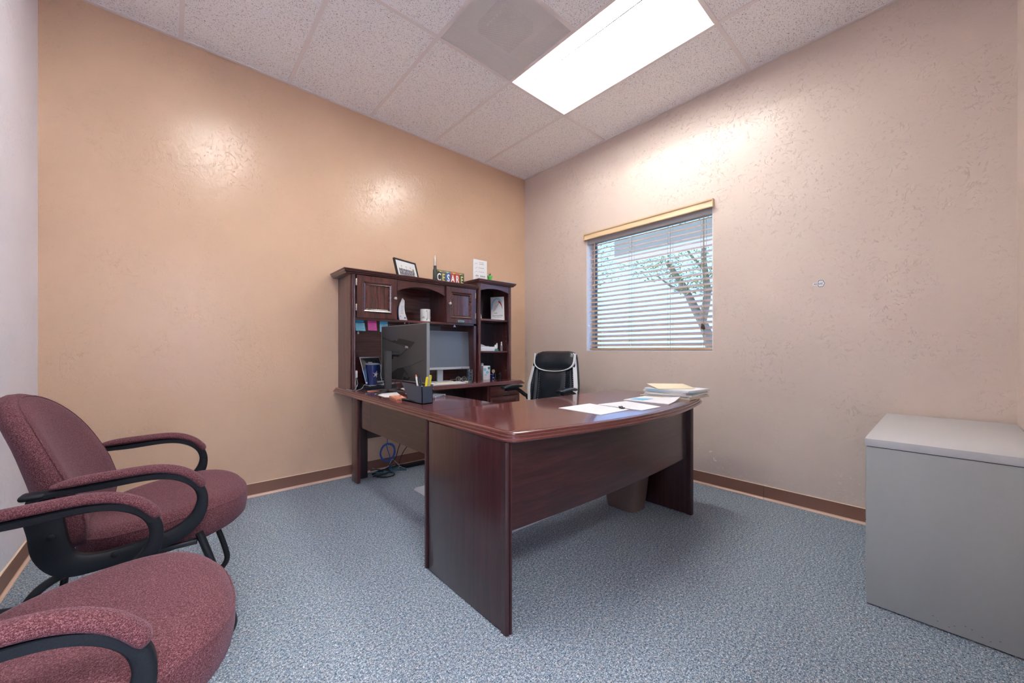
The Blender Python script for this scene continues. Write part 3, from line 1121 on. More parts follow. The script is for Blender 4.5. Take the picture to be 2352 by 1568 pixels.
# arched valance over the open bay
bm = B()
xa, xb = -1.716, -1.269
top = [(xb, 1.612), (xa, 1.612)]
arch = [(xa + (xb - xa) * k / 16, 1.512 + .060 * math.sin(PI * (0.02 + .96 * k / 16)) ** .75) for k in range(17)]
prism(bm, arch + top, 'y', HY, HY + .016)
obj('arched_valance', bm, 'wood_x', t, smooth=R(25))
bm = B(); box(bm, HX1 - .026, HX1 + .001, HY, HY + .014, SB - .018, 1.612)
box(bm, HX1 - .026, HX1 + .001, HY, HY + .014, TZ + .001, SB)
obj('front_post', bm, 'wood_z', t)
def door(x0, x1, z0, z1, hinge_left, tagged=False):
    y1 = HY - .001; y0 = y1 - .019
    fw = .052
    a, b, c, e = x0 + fw, x1 - fw, z0 + fw, z1 - fw
    bm = B()
    # mitred frame members
    F = lambda P: prism(bm, P, 'y', y0, y1)
    F([(x0, z0), (x1, z0), (b, c), (a, c)]); F([(x1, z1), (x0, z1), (a, e), (b, e)])
    F([(x0, z1), (x0, z0), (a, c), (a, e)]); F([(x1, z0), (x1, z1), (b, e), (b, c)])
    d = obj('door', bm, 'wood_z', t)
    bm = B(); box(bm, a - .004, b + .004, y0 + .009, y0 + .014, c - .004, e + .004)
    obj('door_panel', bm, 'wood_gloss_z', d)
    bm = B()
    def ring(o0, o1, ya, yb):
        q0 = [(a - o0, c - o0), (b + o0, c - o0), (b + o0, e + o0), (a - o0, e + o0)]
        q1 = [(a - o1, c - o1), (b + o1, c - o1), (b + o1, e + o1), (a - o1, e + o1)]
        for k in range(4):
            k2 = (k + 1) % 4
            v = [bm.verts.new((p[0], y, p[1])) for p, y in ((q0[k], ya), (q0[k2], ya), (q1[k2], yb), (q1[k], yb))]
            bm.faces.new(v)
    ring(.012, .006, y0 - .0002, y0 - .007); ring(.006, .000, y0 - .007, y0 - .002); ring(0, -.008, y0 - .002, y0 + .001)
    ring(-.008, -.012, y0 + .001, y0 - .002); ring(-.012, -.018, y0 - .002, y0 + .0085)
    obj('door_moulding', bm, 'wood_gloss_x', d, smooth=R(5))
    kx = x1 - .022 if hinge_left else x0 + .022
    bm = B()
    lathe(bm, [(0, 0), (.007, 0), (.005, .008), (.005, .014), (.012, .020), (.0135, .026), (.010, .031), (0, .033)], (kx, y0, 1.452), 16, 0, RX(PI / 2))
    obj('knob', bm, 'nickel', d, label='round metal knob')
    for zc in (z0 + .075, z1 - .055):
        bm = B()
        hx = x0 - .004 if hinge_left else x1 + .004
        box(bm, hx - .005, hx + .005, y0 - .001, y0 + .004, zc - .026, zc + .026, .001)
        obj('hinge', bm, 'nickel' if hinge_left else 'brass', d)
    return d
door(-2.046, -1.728, 1.286, 1.607, True)
d = door(-1.262, -.948, 1.286, 1.607, False)
bm = B()
box(bm, -1.142, -1.076, HY - .0225, HY - .0205, 1.293, 1.309, .0008)
box(bm, -1.138, -1.080, HY - .0232, HY - .0222, 1.296, 1.306, 0, 1)
obj('door_label', bm, ['silver', 'teal'], d, label='small teal and silver plate')
for x, z, k in ((-1.648, 1.260, 1), (-1.612, 1.262, .7)):
    bm = B()
    prism(bm, [(x - .008 * k, z), (x + .004 * k, z + .007 * k), (x + .002, z), (x + .004 * k, z - .007 * k)], 'y', HY + .004, HY + .006)
    box(bm, x - .002, x + .002, HY + .0045, HY + .0055, z, SB - .018)
    obj('clip', bm, 'silver', t, label='small bright metal clip')
bm = B(); box(bm, -1.175, -1.150, HY + .004, HY + .007, 1.249, 1.256); box(bm, -1.168, -1.158, HY + .003, HY + .007, 1.254, 1.2685)
obj('clip', bm, 'silver', t, label='small bright metal clip')

# ---- open bookcase tower of the hutch
t = thing('bookcase_tower', 'narrow open mahogany shelf tower to the right of the hutch', 'shelf unit', (-.69, -.155, TZ))
TX0, TX1 = -.900, -.480
ZT = 1.683
for x0 in (TX0, TX1 - .020):
    bm = B(); box(bm, x0, x0 + .020, HY + .020, -.012, TZ + .0005, ZT)
    obj('side_panel', bm, 'wood_z', t)
for x0, x1 in ((TX0 - .002, TX0 + .034), (TX1 - .034, TX1 + .002)):
    bm = B(); reeded_post(bm, x0, x1, HY, TZ + .0005, ZT)
    obj('front_post', bm, 'wood_gloss_z', t, smooth=R(60))
bm = B(); box(bm, TX0 + .020, TX1 - .020, -.028, -.014, TZ + .0005, ZT)
obj('back_panel', bm, 'wood_dark', t)
for z in (1.030, 1.345):
    bm = B(); box(bm, TX0 + .020, TX1 - .020, HY + .022, -.028, z - .018, z, .001)
    obj('shelf', bm, 'wood_x', t)
bm = B()
xa, xb = TX0 + .034, TX1 - .034
arch = [(xa + (xb - xa) * k / 14, 1.608 + .036 * math.sin(PI * (0.04 + .92 * k / 14)) ** .8) for k in range(15)]
prism(bm, arch + [(xb, ZT), (xa, ZT)], 'y', HY + .002, HY + .018)
obj('arched_valance', bm, 'wood_x', t, smooth=R(25))
obj('crown', crown(-.921, -.438, -.338, ZT, True), 'wood_x', t, smooth=R(25))
for z in (1.13, 1.18, 1.23, .83):
    bm = B(); cbox(bm, (TX1 - .0205, -.24, z), (.002, .006, .006))
    obj('shelf_pin', bm, 'silver', t)
for z in (1.13, 1.18, 1.23):
    bm = B(); cbox(bm, (-.76, -.0285, z), (.005, .002, .005))
    obj('shelf_pin', bm, 'silver', t)

# ================================================================== GUEST CHAIRS
def cushion(bm, outline, levels, fn, mi=0):
    """outline: list of 2-d points round the origin; levels: (scale, w); fn maps (a, b, w) to a point"""
    rings = []
    for s, w_ in levels:
        rings.append([Vector(fn(a * s, b * s, w_)) for a, b in outline])
    skin(bm, rings, True, True, False, mi)

def superell(a, b, e, n=44, ef=None, bf=None):
    out = []
    for k in range(n):
        t_ = 2 * PI * k / n
        c, s = math.cos(t_), math.sin(t_)
        ex = (ef if (ef and c > 0) else e)
        bb = b
        out.append((a * math.copysign(abs(c) ** (2 / ex), c), bb * math.copysign(abs(s) ** (2 / ex), s)))
    return out

def make_guest_chair(label, loc, rz):
    t = thing('guest_chair', label, 'chair', loc, rz, 'burgundy guest chairs')
    k_ = dict(world=False)
    # seat cushion: x forward
    bm = B()
    o = [(x + .0, y * (1 - .10 * max(0, -x / .25))) for x, y in superell(.235, .281, 3.0, 52, 2.3)]
    def fs(a, b, w_):
        x = .092 + a
        drop = -.022 * max(0, (a - .10) / .145) ** 2
        rise = .010 * (b / .26) ** 2 * (1 if w_ > .06 else 0)
        return (x, b, .393 + .11 * a + w_ + (drop if w_ > .05 else drop * .6) + rise)
    lv = [(.001, -.024), (.78, -.024), (.92, -.019), (.98, -.004), (1.0, .025), (1.0, .058), (.993, .068), (.984, .072), (.982, .073), (.975, .078), (.94, .088), (.86, .096), (.70, .101), (.45, .104), (.2, .104), (.001, .104)]
    cushion(bm, o, lv, fs)
    seat = obj('seat', bm, 'fabric', t, smooth=R(60), **k_)
    bm = B()
    tube(bm, [fs(a * .990, b * .990, .0705) for a, b in o], .0028, 6, True)
    obj('seat_piping', bm, 'fabric', seat, **k_)
    bm = B()
    cushion(bm, [(a * .86, b * .86) for a, b in o], [(.001, -.034), (.9, -.034), (1, -.027), (1, -.020), (.001, -.020)], fs)
    obj('seat_pan', bm, 'black_plastic', t, **k_)
    # backrest
    bm = B()
    ob = []
    for k in range(56):
        a_ = 2 * PI * k / 56
        c, s = math.cos(a_), math.sin(a_)
        e = 2.3 if s > 0 else 4.2
        y = .272 * math.copysign(abs(c) ** (2 / e), c)
        z = (.285 if s > 0 else .19) * math.copysign(abs(s) ** (2 / e), s)
        ob.append((y, z))
    def fb(a, b, w_):
        z = .612 + b
        lean = -.195 - .235 * (z - .55) - .35 * max(0, z - .62) ** 2 + .05 * (a / .26) ** 2
        lum = .018 * math.exp(-((z - .56) / .10) ** 2) if w_ > 0 else 0
        return (lean + w_ + lum, a, z)
    lv = [(.001, -.030), (.6, -.030), (.88, -.026), (.965, -.016), (.995, 0), (1.0, .014), (.99, .022), (.988, .023), (.965, .034), (.90, .044), (.75, .050), (.5, .053), (.25, .054), (.001, .054)]
    cushion(bm, ob, lv, fb)
    back = obj('backrest', bm, 'fabric', t, smooth=R(60), **k_)
    bm = B()
    tube(bm, [fb(a * .970, b * .970, .0335) for a, b in ob], .0022, 6, True)
    obj('back_piping', bm, 'fabric', back, **k_)
    # arm frames
    ctrl = [(-.172, .628, .009), (-.05, .637, .010), (.06, .642, .010), (.125, .627, .011), (.168, .592, .0125), (.184, .543, .0145), (.170, .488, .019),
            (.125, .445, .022), (.05, .424, .0235), (-.05, .413, .024), (-.115, .424, .032), (-.146, .470, .0355), (-.156, .530, .0345), (-.164, .585, .034)]
    for sgn in (-1, 1):
        Y0 = sgn * .302
        c3 = cat_rom([(a, b, c) for a, b, c in ctrl], 5, True)
        m = len(c3)
        rings = []
        for i in range(m):
            p, q, r_ = c3[i - 1], c3[i], c3[(i + 1) % m]
            tx, tz = r_.x - p.x, r_.z * 0 + (r_.y - p.y)
            ln = math.hypot(tx, tz)
            nx, nz = -tz / ln, tx / ln
            hw = q.z
            top = .5 + .5 * math.tanh((q.y - .60) / .02)     # wider on top, under the pad
            hy = .015 + .006 * top
            ring = []
            for (u, v) in ((-1, -.7), (-.7, -1), (.7, -1), (1, -.7), (1, .7), (.7, 1), (-.7, 1), (-1, .7)):
                ring.append((q.x + nx * hw * u, Y0 + hy * v, q.y + nz * hw * u))
            rings.append(ring)
        bm = B()
        skin(bm, rings, True, False, True)
        # rear cap
        cbox(bm, (-.180, Y0, .634), (.050, .046, .016), .007)
        af = obj('arm_frame', bm, 'black_plastic', t, smooth=R(50), **k_)
        # padded fabric on the arm
        path = cat_rom([(-.150, Y0, .648), (-.10, Y0, .6545), (-.02, Y0, .659), (.055, Y0, .660), (.105, Y0, .651), (.145, Y0, .630), (.172, Y0, .602), (.184, Y0, .582)], 5)
        nn = len(path)
        sc = [min(1, .35 + .65 * math.sin(min(1, i / 6) * PI / 2)) * min(1, .55 + .45 * math.sin(min(1, (nn - 1 - i) / 4) * PI / 2)) for i in range(nn)]
        pr = [(.0255 * math.cos(x), (.0165 if math.sin(x) > 0 else .010) * math.sin(x)) for x in [2 * PI * k / 16 for k in range(16)]]
        bm = B()
        sweep(bm, path, pr, scale=sc)
        obj('arm_pad', bm, 'fabric', af, smooth=R(60), **k_)
        for (bx, bz) in ((-.160, .600), (-.146, .515), (-.02, .426), (.085, .437)):
            bm = B()
            lathe(bm, [(0, 0), (.0105, 0), (.0095, .003), (.005, .0045), (0, .005)], (bx, Y0 + sgn * .014, bz), 14, 0, RX(-sgn * PI / 2))
            obj('bolt_cap', bm, 'black_plastic', af, **k_)
        # sled leg
        Y1 = sgn * .272
        bm = B()
        path = cat_rom([(-.09, Y1, .390), (-.135, Y1, .385), (-.185, Y1, .350), (-.215, Y1, .28), (-.235, Y1, .14), (-.245, Y1, .05), (-.225, Y1, .018), (-.17, Y1, .013),
                        (0, Y1, .013), (.17, Y1, .013), (.235, Y1, .022), (.268, Y1, .060), (.262, Y1, .12), (.222, Y1, .26), (.175, Y1, .418)], 6)
        tube(bm, path, .0115, 10)
        box(bm, -.10, .17, Y1 - .012, Y1 + .012, .384, .400, .003)
        obj('sled_leg', bm, 'black_metal', t, smooth=R(60), **k_)
    bm = B()
    tube(bm, [(-.110, -.272, .385), (-.110, .272, .385)], .011, 10)
    tube(bm, [(.150, -.272, .398), (.150, .272, .398)], .011, 10)
    box(bm, -.165, -.135, -.285, .285, .430, .455, .004)
    box(bm, -.175, -.150, -.285, .285, .560, .585, .004)
    obj('cross_bar', bm, 'black_metal', t, **k_)
    return t
g1 = make_guest_chair('burgundy fabric guest chair nearer the tan back wall, its backrest in view', (-3.178, -1.285, 0), R(-3.0))
dup(g1, (-3.303, -2.118, 0), R(0), 'burgundy fabric guest chair nearest the camera, only its seat and arms in view', 'burgundy guest chairs')

# ================================================================== EXECUTIVE CHAIR
face = math.atan2(-.215, -1.027)
t = thing('executive_chair', 'black leather executive chair with white piping behind the desk', 'chair', (-.750, -.980, .0045), face)
kk = dict(world=False)
bm = B()
lathe(bm, [(0, .04), (.035, .04), (.035, .10), (.028, .10), (.028, .36), (.05, .37), (.05, .39), (0, .39)], (0, 0, 0), 20)
for k in range(5):
    a = 2 * PI * k / 5 + .3
    p0 = Vector((.02 * math.cos(a), .02 * math.sin(a), .095)); p1 = Vector((.27 * math.cos(a), .27 * math.sin(a), .068))
    sweep(bm, [p0, (p0 + p1) / 2, p1], [(-.025, -.014), (.025, -.014), (.018, .014), (-.018, .014)], scale=[1.1, .85, .6])
obj('star_base', bm, 'black_plastic', t, **kk)
for k in range(5):
    a = 2 * PI * k / 5 + .3
    bm = B()
    c = (.27 * math.cos(a), .27 * math.sin(a), .027)
    for s in (-1, 1):
        lathe(bm, [(0, -.008), (.022, -.008), (.026, -.004), (.026, .004), (.022, .008), (0, .008)], (c[0], c[1] + s * .013, c[2]), 16, 0, RX(PI / 2))
    cbox(bm, (c[0], c[1], c[2] + .018), (.026, .014, .030), .003)
    obj('caster', bm, 'black_plastic', t, **kk)
bm = B()
o = superell(.25, .26, 3.2, 48)
cushion(bm, o, [(.001, 0), (.85, 0), (.97, .015), (1, .045), (.985, .075), (.92, .092), (.75, .100), (.4, .103), (.001, .103)], lambda a, b, w_: (a + .02, b, .392 + w_ - .02 * max(0, a / .25) ** 3))
obj('seat', bm, 'leather', t, smooth=R(60), **kk)
# backrest profile: half width by height
prof_w = [(.43, .215), (.50, .232), (.58, .250), (.66, .262), (.72, .264), (.80, .250), (.88, .236), (.95, .222), (.99, .208), (1.015, .180), (1.026, .120)]
def hw_at(z):
    for (z0, w0), (z1, w1) in zip(prof_w, prof_w[1:]):
        if z <= z1:
            u = max(0, (z - z0) / (z1 - z0))
            return w0 + (w1 - w0) * u
    return prof_w[-1][1]
def bx(a, z, w_):
    lean = -.215 - .16 * (z - .45) + .10 * max(0, .62 - z)
    return Vector((lean + w_ + .045 * (a / .26) ** 2, a, z))
zs = [.43, .47, .52, .58, .64, .70, .76, .82, .88, .93, .965, .99, 1.008, 1.020, 1.026]
def back_ring(z, w0, w1, k=1.0, nn=9):
    h = hw_at(z) * k
    ring = []
    for i in range(nn):
        a = -h + 2 * h * i / (nn - 1)
        bul = (w1 - w0) * (1 - abs(a / h) ** 5)
        ring.append(bx(a, z, w0 + bul))
    for i in range(nn):
        a = h - 2 * h * i / (nn - 1)
        ring.append(bx(a, z, w0 - .030 * (1 - abs(a / h) ** 6)))
    return ring
bm = B()
rings = []
for z in zs:
    th = .045 + .02 * math.exp(-((z - .60) / .09) ** 2)
    th *= min(1, (1.035 - z) / .03)
    rings.append(back_ring(z, 0, th))
skin(bm, rings)
back = obj('backrest', bm, 'leather', t, smooth=R(70), **kk)
# raised centre and headrest
def panel(z0, z1, wfun, w_base, th, name, nz=14, par=back):
    bm = B()
    rings = []
    for j in range(nz + 1):
        z = z0 + (z1 - z0) * j / nz
        e = math.sin(PI * min(1, max(0, (j / nz)))) ** .35
        h = wfun(z)
        ring = []
        for i in range(13):
            a = -h + 2 * h * i / 12
            ring.append(bx(a, z, w_base + th * e * (1 - abs(a / h) ** 4)))
        for i in range(13):
            a = h - 2 * h * i / 12
            ring.append(bx(a, z, w_base - .02))
        rings.append(ring)
    skin(bm, rings)
    return obj(name, bm, 'leather', par, smooth=R(70), **kk)
panel(.44, .875, lambda z: .128 - .01 * (z - .44), .052, .020, 'centre_cushion')
panel(.850, 1.022, lambda z: hw_at(z) * (.93 if z > .90 else .93 - .9 * ((.90 - z) / .042) ** 2 * .30), .040, .030, 'headrest')
for s in (-1, 1):
    bm = B()
    rings = []
    for j in range(13):
        z = .46 + .40 * j / 12
        c = s * (.170 + .004 * math.sin(j / 12 * PI))
        e = math.sin(PI * (.04 + .92 * j / 12)) ** .5
        rings.append([bx(c + .030 * e * math.cos(q), z, .046 + .018 * e * math.sin(q)) for q in [2 * PI * k / 12 for k in range(12)]])
    skin(bm, rings)
    obj('side_bolster', bm, 'leather', back, smooth=R(70), **kk)
# white piping under the headrest
bm = B()
pts = []
for k in range(25):
    a_ = PI * k / 24
    yy = -.207 * math.cos(a_)
    z = 1.004 - .158 * math.sin(a_) ** .42
    pts.append(bx(yy, z, .074 - .034 * abs(math.cos(a_)) ** 4))
tube(bm, pts, [.0042 + .0075 * abs(math.cos(PI * k / 24)) ** 5 * (1 if k > 12 else .4) for k in range(25)], 8)
obj('headrest_piping', bm, 'white_leather', back, label='white curved piping', **kk)
# white side stripe on both edges
for s in (-1, 1):
    bm = B()
    rings = []
    for j in range(17):
        z = .50 + .508 * j / 16
        h = hw_at(z)
        q = [bx(s * h * .84, z, .040), bx(s * h * .965, z, .022), bx(s * h * .965, z, .030), bx(s * h * .84, z, .047)]
        rings.append(q)
    skin(bm, rings)
    obj('side_stripe', bm, 'white_leather', back, label='white leather stripe', smooth=R(40), **kk)
    bm = B()
    for zc_ in [.55 + .016 * k for k in range(18)]:
        p = bx(s * (.205 + .0 * zc_), zc_, .045)
        cbox(bm, p, (.004, .010, .003), .001)
        p = bx(s * .133, zc_, .064)
        cbox(bm, p, (.003, .006, .003), .001)
    obj('stitching', bm, 'silver_paint', back, **kk)
# flip-up armrests
for s in (-1, 1):
    Y0 = s * .275
    bm = B()
    path = cat_rom([(-.215, s * .262, .60), (-.16, s * .272, .625), (-.08, Y0, .670), (-.02, Y0, .688), (.05, Y0, .692), (.12, Y0, .690)], 5)
    sweep(bm, path, [(-.012, -.014), (.012, -.014), (.012, .014), (-.012, .014)], up=(0, 1, 0))
    lathe(bm, [(0, -.016), (.028, -.016), (.030, 0), (.028, .016), (0, .016)], (-.215, s * .262, .60), 16, 0, RX(PI / 2))
    arm = obj('armrest', bm, 'black_plastic', t, smooth=R(50), **kk)
    bm = B()
    path = cat_rom([(-.115, Y0, .706), (-.03, Y0, .716), (.06, Y0, .718), (.14, Y0, .713), (.165, Y0, .706)], 5)
    nn = len(path)
    sc = [min(1, .5 + .5 * math.sin(min(1, i / 3) * PI / 2)) * min(1, .5 + .5 * math.sin(min(1, (nn - 1 - i) / 3) * PI / 2)) for i in range(nn)]
    sweep(bm, path, [(.034 * math.cos(x), .015 * math.sin(x)) for x in [2 * PI * k / 14 for k in range(14)]], scale=sc)
    obj('arm_pad', bm, 'leather', arm, smooth=R(60), **kk)
bm = B(); box(bm, -.25, .10, -.20, .20, .380, .394, .004); box(bm, -.27, -.235, -.06, .06, .385, .60, .006)
obj('seat_plate', bm, 'black_plastic', t, **kk)

# ================================================================== FILE CABINET
fx0, fx1, fy0, fy1, fh = -.958, -.022, YF + .003, -3.036, .678
t = thing('file_cabinet', 'light grey two-drawer lateral file cabinet in the right foreground', 'cabinet', ((fx0 + fx1) / 2, (fy0 + fy1) / 2, 0))
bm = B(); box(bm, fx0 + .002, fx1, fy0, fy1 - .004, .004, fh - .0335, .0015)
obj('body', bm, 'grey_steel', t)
bm = B(); box(bm, fx0 + .006, fx1 - .004, fy0 + .004, fy1 - .006, fh - .035, fh - .031)
obj('shadow_gap', bm, 'seam_dark', t)
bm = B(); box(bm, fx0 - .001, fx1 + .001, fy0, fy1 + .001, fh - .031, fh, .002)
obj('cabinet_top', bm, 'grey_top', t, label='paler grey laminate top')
for z0, z1 in ((.05, .335), (.341, .636)):
    bm = B(); box(bm, fx0 + .016, fx1 - .014, fy1 - .0035, fy1 - .0005, z0, z1, .001)
    d = obj('drawer', bm, 'grey_steel', t)
    bm = B(); box(bm, (fx0 + fx1) / 2 - .10, (fx0 + fx1) / 2 + .10, fy1 - .001, fy1 + .012, z1 - .06, z1 - .045, .003)
    obj('handle', bm, 'silver', d)
bm = B()
for k in range(9):
    yy = fy0 + .03 + .022 * k
    cbox(bm, (fx0 + .0018, -3.30 + .02 * (k - 4) + .005 * math.sin(k * 3), .035 + .012 * math.sin(k * 5)), (.0006, .004, .0012))
obj('scuff', bm, 'seam_dark', t)

# ================================================================== WASTEBASKET, CHAIR MAT
bm = B()
ro = [rrect(-.905 - e, -.735 + e, -2.028 + .08 - e, -1.735 + e, .045, 4) for e in (0, .012, .030, .035, .035)]
zz = [.002, .12, .345, .350, .358]
rings = [[(x, y, z) for x, y in r] for r, z in zip(ro, zz)]
ri = [rrect(-.905 - e, -.735 + e, -1.948 - e, -1.735 + e, .043, 4) for e in (.030, .024, -.006)]
rings += [[(x, y, z) for x, y in r] for r, z in zip(ri, (.358, .345, .010))]
skin(bm, rings)
solo('wastebasket', bm, 'bin', 'taupe plastic wastebasket under the right end of the desk', 'bin', smooth=R(40))

bm = B()
o = rrect(-1.745, -.930, -1.625, -.610, .05, 5)
slab(bm, o, [(0, .0005), (0, .0025), (.004, .0035)])
solo('chair_mat', bm, 'mat', 'pale translucent chair mat lying on the carpet under the desk', 'mat')

# ================================================================== THINGS ON THE CREDENZA AND RETURN
ST = TZ + .0006
# ---- monitor seen from behind, on the return
def V3(o, ax, ay, a, b, c=0.0):
    return Vector(o) + Vector(ax) * a + Vector(ay) * b + Vector((0, 0, c))
pa, pb = Vector((-1.800, -.954)), Vector((-1.848, -.338))
dv = (pb - pa); Wm = dv.length; dv.normalize()            # along the panel, away from the camera
nv = Vector((-dv.y, dv.x))                                 # points to -X: the back of the monitor
MZ0, MZ1 = .818, 1.219
def mp(u, b, z):   # u along the width 0..1, b out of the back, z height
    p = pa + dv * (Wm * u) + nv * (b - .020 * (1 - (2 * u - 1) ** 2))
    return Vector((p.x, p.y, z))
t = thing('monitor', 'large black computer monitor seen from behind on the return', 'monitor', (-1.93, -.60, ST))
bm = B()
nu = 14
zz = [MZ0, MZ0 + .03, MZ0 + .10, 1.00, MZ1 - .09, MZ1 - .03, MZ1]
def bk(u, z):
    e = min(1, 4 * u, 4 * (1 - u)) ; f = min(1, (z - MZ0) / .07, (MZ1 - z) / .07)
    return .014 + .020 * max(0, e) ** .7 * max(0, f) ** .7
rings = []
for z in zz:
    r = [mp(k / nu, bk(k / nu, z), z) for k in range(nu + 1)] + [mp(1 - k / nu, 0, z) for k in range(nu + 1)]
    rings.append(r)
skin(bm, rings)
sh = obj('back_shell', bm, 'monitor', t, smooth=R(28))
bm = B()
for (z0, z1) in ((MZ0 - .006, MZ0 + .006), (MZ1 - .006, MZ1 + .004)):
    skin(bm, [[mp(k / nu, b_, z) for b_, z in ((-.008, z0), (.013, z0), (.013, z1), (-.008, z1))] for k in range(nu + 1)])
for u0 in (-.008, .985):
    skin(bm, [[mp(u, b_, z) for u, b_ in ((u0, -.008), (u0 + .022, -.008), (u0 + .022, .014), (u0, .014))] for z in (MZ0 - .006, MZ1 + .004)])
obj('bezel', bm, 'monitor_edge', t, label='grey bezel edge')
bm = B()
skin(bm, [[mp(k / nu, b_, z) for b_, z in ((-.006, MZ0 + .006), (-.001, MZ0 + .006), (-.001, MZ1 - .006), (-.006, MZ1 - .006))] for k in range(nu + 1)])
obj('screen', bm, 'screen', t)
def groove(pts, r=.0016, mat='seam_dark', name='groove'):
    bm = B()
    P_ = []
    for (u0, z0), (u1, z1) in zip(pts, pts[1:]):
        for k in range(9):
            u = u0 + (u1 - u0) * k / 8; z = z0 + (z1 - z0) * k / 8
            P_.append(mp(u, bk(u, z) + .0004, z))
    tube(bm, P_, r, 6)
    return obj(name, bm, mat, sh)
groove([(.97, 1.130), (.72, 1.100), (.52, 1.118)]); groove([(.04, .975), (.33, .925), (.58, .905)]); groove([(.28, 1.085), (.50, 1.015), (.62, .985)])
groove([(.97, 1.140), (.60, 1.085), (.34, 1.050), (.24, 1.095)]); groove([(.24, 1.095), (.60, 1.125)])
bm = B()
q = [(.78, 1.105), (.30, 1.060), (.22, 1.093), (.55, 1.120)]
vs = [bm.verts.new(mp(u, bk(u, z) + .0012, z)) for u, z in q]; bm.faces.new(vs)
obj('recess', bm, 'seam_dark', sh, label='black slanted recess')
bm = B()
q = [(.66, 1.108), (.44, 1.082), (.45, 1.098), (.62, 1.114)]
vs = [bm.verts.new(mp(u, bk(u, z) + .0022, z)) for u, z in q]; bm.faces.new(vs)
q = [(.44, 1.055), (.36, 1.050), (.37, 1.066), (.43, 1.070)]
vs = [bm.verts.new(mp(u, bk(u, z) + .0022, z)) for u, z in q]; bm.faces.new(vs)
obj('recess_strip', bm, 'silver', sh, label='silver strips in the recess')
bm = B()
q = [(.60, .905), (.48, .912), (.36, .840), (.42, .822), (.78, .822), (.80, .860)]
vs = [bm.verts.new(mp(u, bk(u, z) + .001, z)) for u, z in q]; bm.faces.new(vs)
obj('port_bay', bm, 'seam_dark', sh, label='black port bay')
bm = B()
prism(bm, [(-1.950, -.618), (-1.908, -.624), (-1.902, -.585), (-1.945, -.575)], 'z', ST + .006, 1.045)
for v in bm.verts:
    if v.co.z > 1 and v.co.x < -1.9: v.co.z -= .012
bmesh.ops.bevel(bm, geom=bm.edges[:], offset=.003, segments=2, affect='EDGES')
obj('stand_column', bm, 'monitor', t)
bm = B()
tube(bm, [(-1.905, -.600, .975), (-1.905, -.600, 1.035)], .016, 14)
tube(bm, [(-1.905, -.600, 1.010), (-1.852, -.618, 1.010)], .018, 14)
obj('hinge', bm, 'black_plastic', t)
for (fx_, fy_) in ((-2.080, -.765), (-1.862, -.772), (-1.760, -.460), (-2.0, -.475)):
    bm = B()
    p0 = Vector((-1.928, -.600, ST + .016)); p1 = Vector((fx_, fy_, ST + .004))
    sweep(bm, [p0, p0.lerp(p1, .5), p1], [(-.013, -.0038), (.013, -.0038), (.009, .0045), (-.009, .0045)], scale=[1.3, .95, .55])
    obj('stand_foot', bm, 'monitor', t)

# ---- second monitor, facing the room
t = thing('monitor', 'silver-edged monitor with a matte screen in reflection grey under the hutch', 'monitor', (-1.205, -.20, ST))
mx0, mx1, my, mz0, mz1 = -1.515, -.905, -.222, .862, 1.214
bm = B(); box(bm, mx0, mx1, my, my + .030, mz0, mz1, .004)
for v in bm.verts: v.co.y += (v.co.z - mz0) * .06
obj('shell', bm, 'silver_paint', t)
bm = B(); box(bm, mx0 + .006, mx1 - .006, my - .0012, my + .002, mz0 + .020, mz1 - .005)
for v in bm.verts: v.co.y += (v.co.z - mz0) * .06
obj('screen', bm, 'screen_matte', t)
bm = B(); box(bm, mx0, mx1, my - .004, my + .004, mz0 - .002, mz0 + .019, .002)
obj('bezel', bm, 'silver_paint', t)
bm = B(); box(bm, -1.04, -1.028, my - .0046, my - .0035, mz0 + .005, mz0 + .010)
obj('indicator', bm, 'red', t, label='tiny red indicator')
bm = B(); box(bm, -1.275, -1.215, -.185, -.165, ST + .01, 1.02, .004); box(bm, -1.28, -1.21, -.19, -.172, .96, 1.06, .003)
obj('stand_neck', bm, 'silver_paint', t)
bm = B(); slab(bm, rrect(-1.365, -1.125, -.250, -.110, .04, 4), [(0, ST), (0, ST + .008), (.004, ST + .012)])
obj('stand_base', bm, 'silver_paint', t)
bm = B(); box(bm, -1.318, -1.150, -.0335, -.0305, 1.205, 1.266)
solo('grey_card', bm, 'screen_matte', 'dark grey card on the hutch back panel above the right monitor', 'card')

# ---- laptop or tablet leaning open behind the tumbler
ang = R(25)
hx = Vector((math.cos(ang), math.sin(ang), 0)); hb = Vector((-math.sin(ang), math.cos(ang), 0))
P1 = Vector((-1.935, -.205, .772))
t = thing('laptop', 'small open silver laptop leaning behind the blue tumbler', 'laptop', (P1.x, P1.y, .765), ang)
def lbox(name, a0, a1, b0, b1, c0, c1, m, lean=False):
    bm = B(); box(bm, a0, a1, b0, b1, c0, c1, min(.0015, (c1 - c0) * .3))
    if lean:
        bm.transform(Matrix.Translation((0, 0, .007)) @ RX(R(-18)))
    return obj(name, bm, m, t, world=False)
lid = lbox('lid', 0, .222, 0, .005, 0, .222, 'silver', True)
lbox('screen', .006, .216, -.0008, .0005, .012, .212, 'screen', True)
lbox('base', 0, .222, -.160, 0, .000, .006, 'silver')
lbox('keyboard', .012, .210, -.090, -.012, .0058, .0072, 'black_plastic')
bm = B(); box(bm, -2.02, -1.76, -.385, -.155, ST, .7648, .003)
solo('docking_pad', bm, 'black_plastic', 'flat black docking pad under the laptop and tumbler', 'electronics')

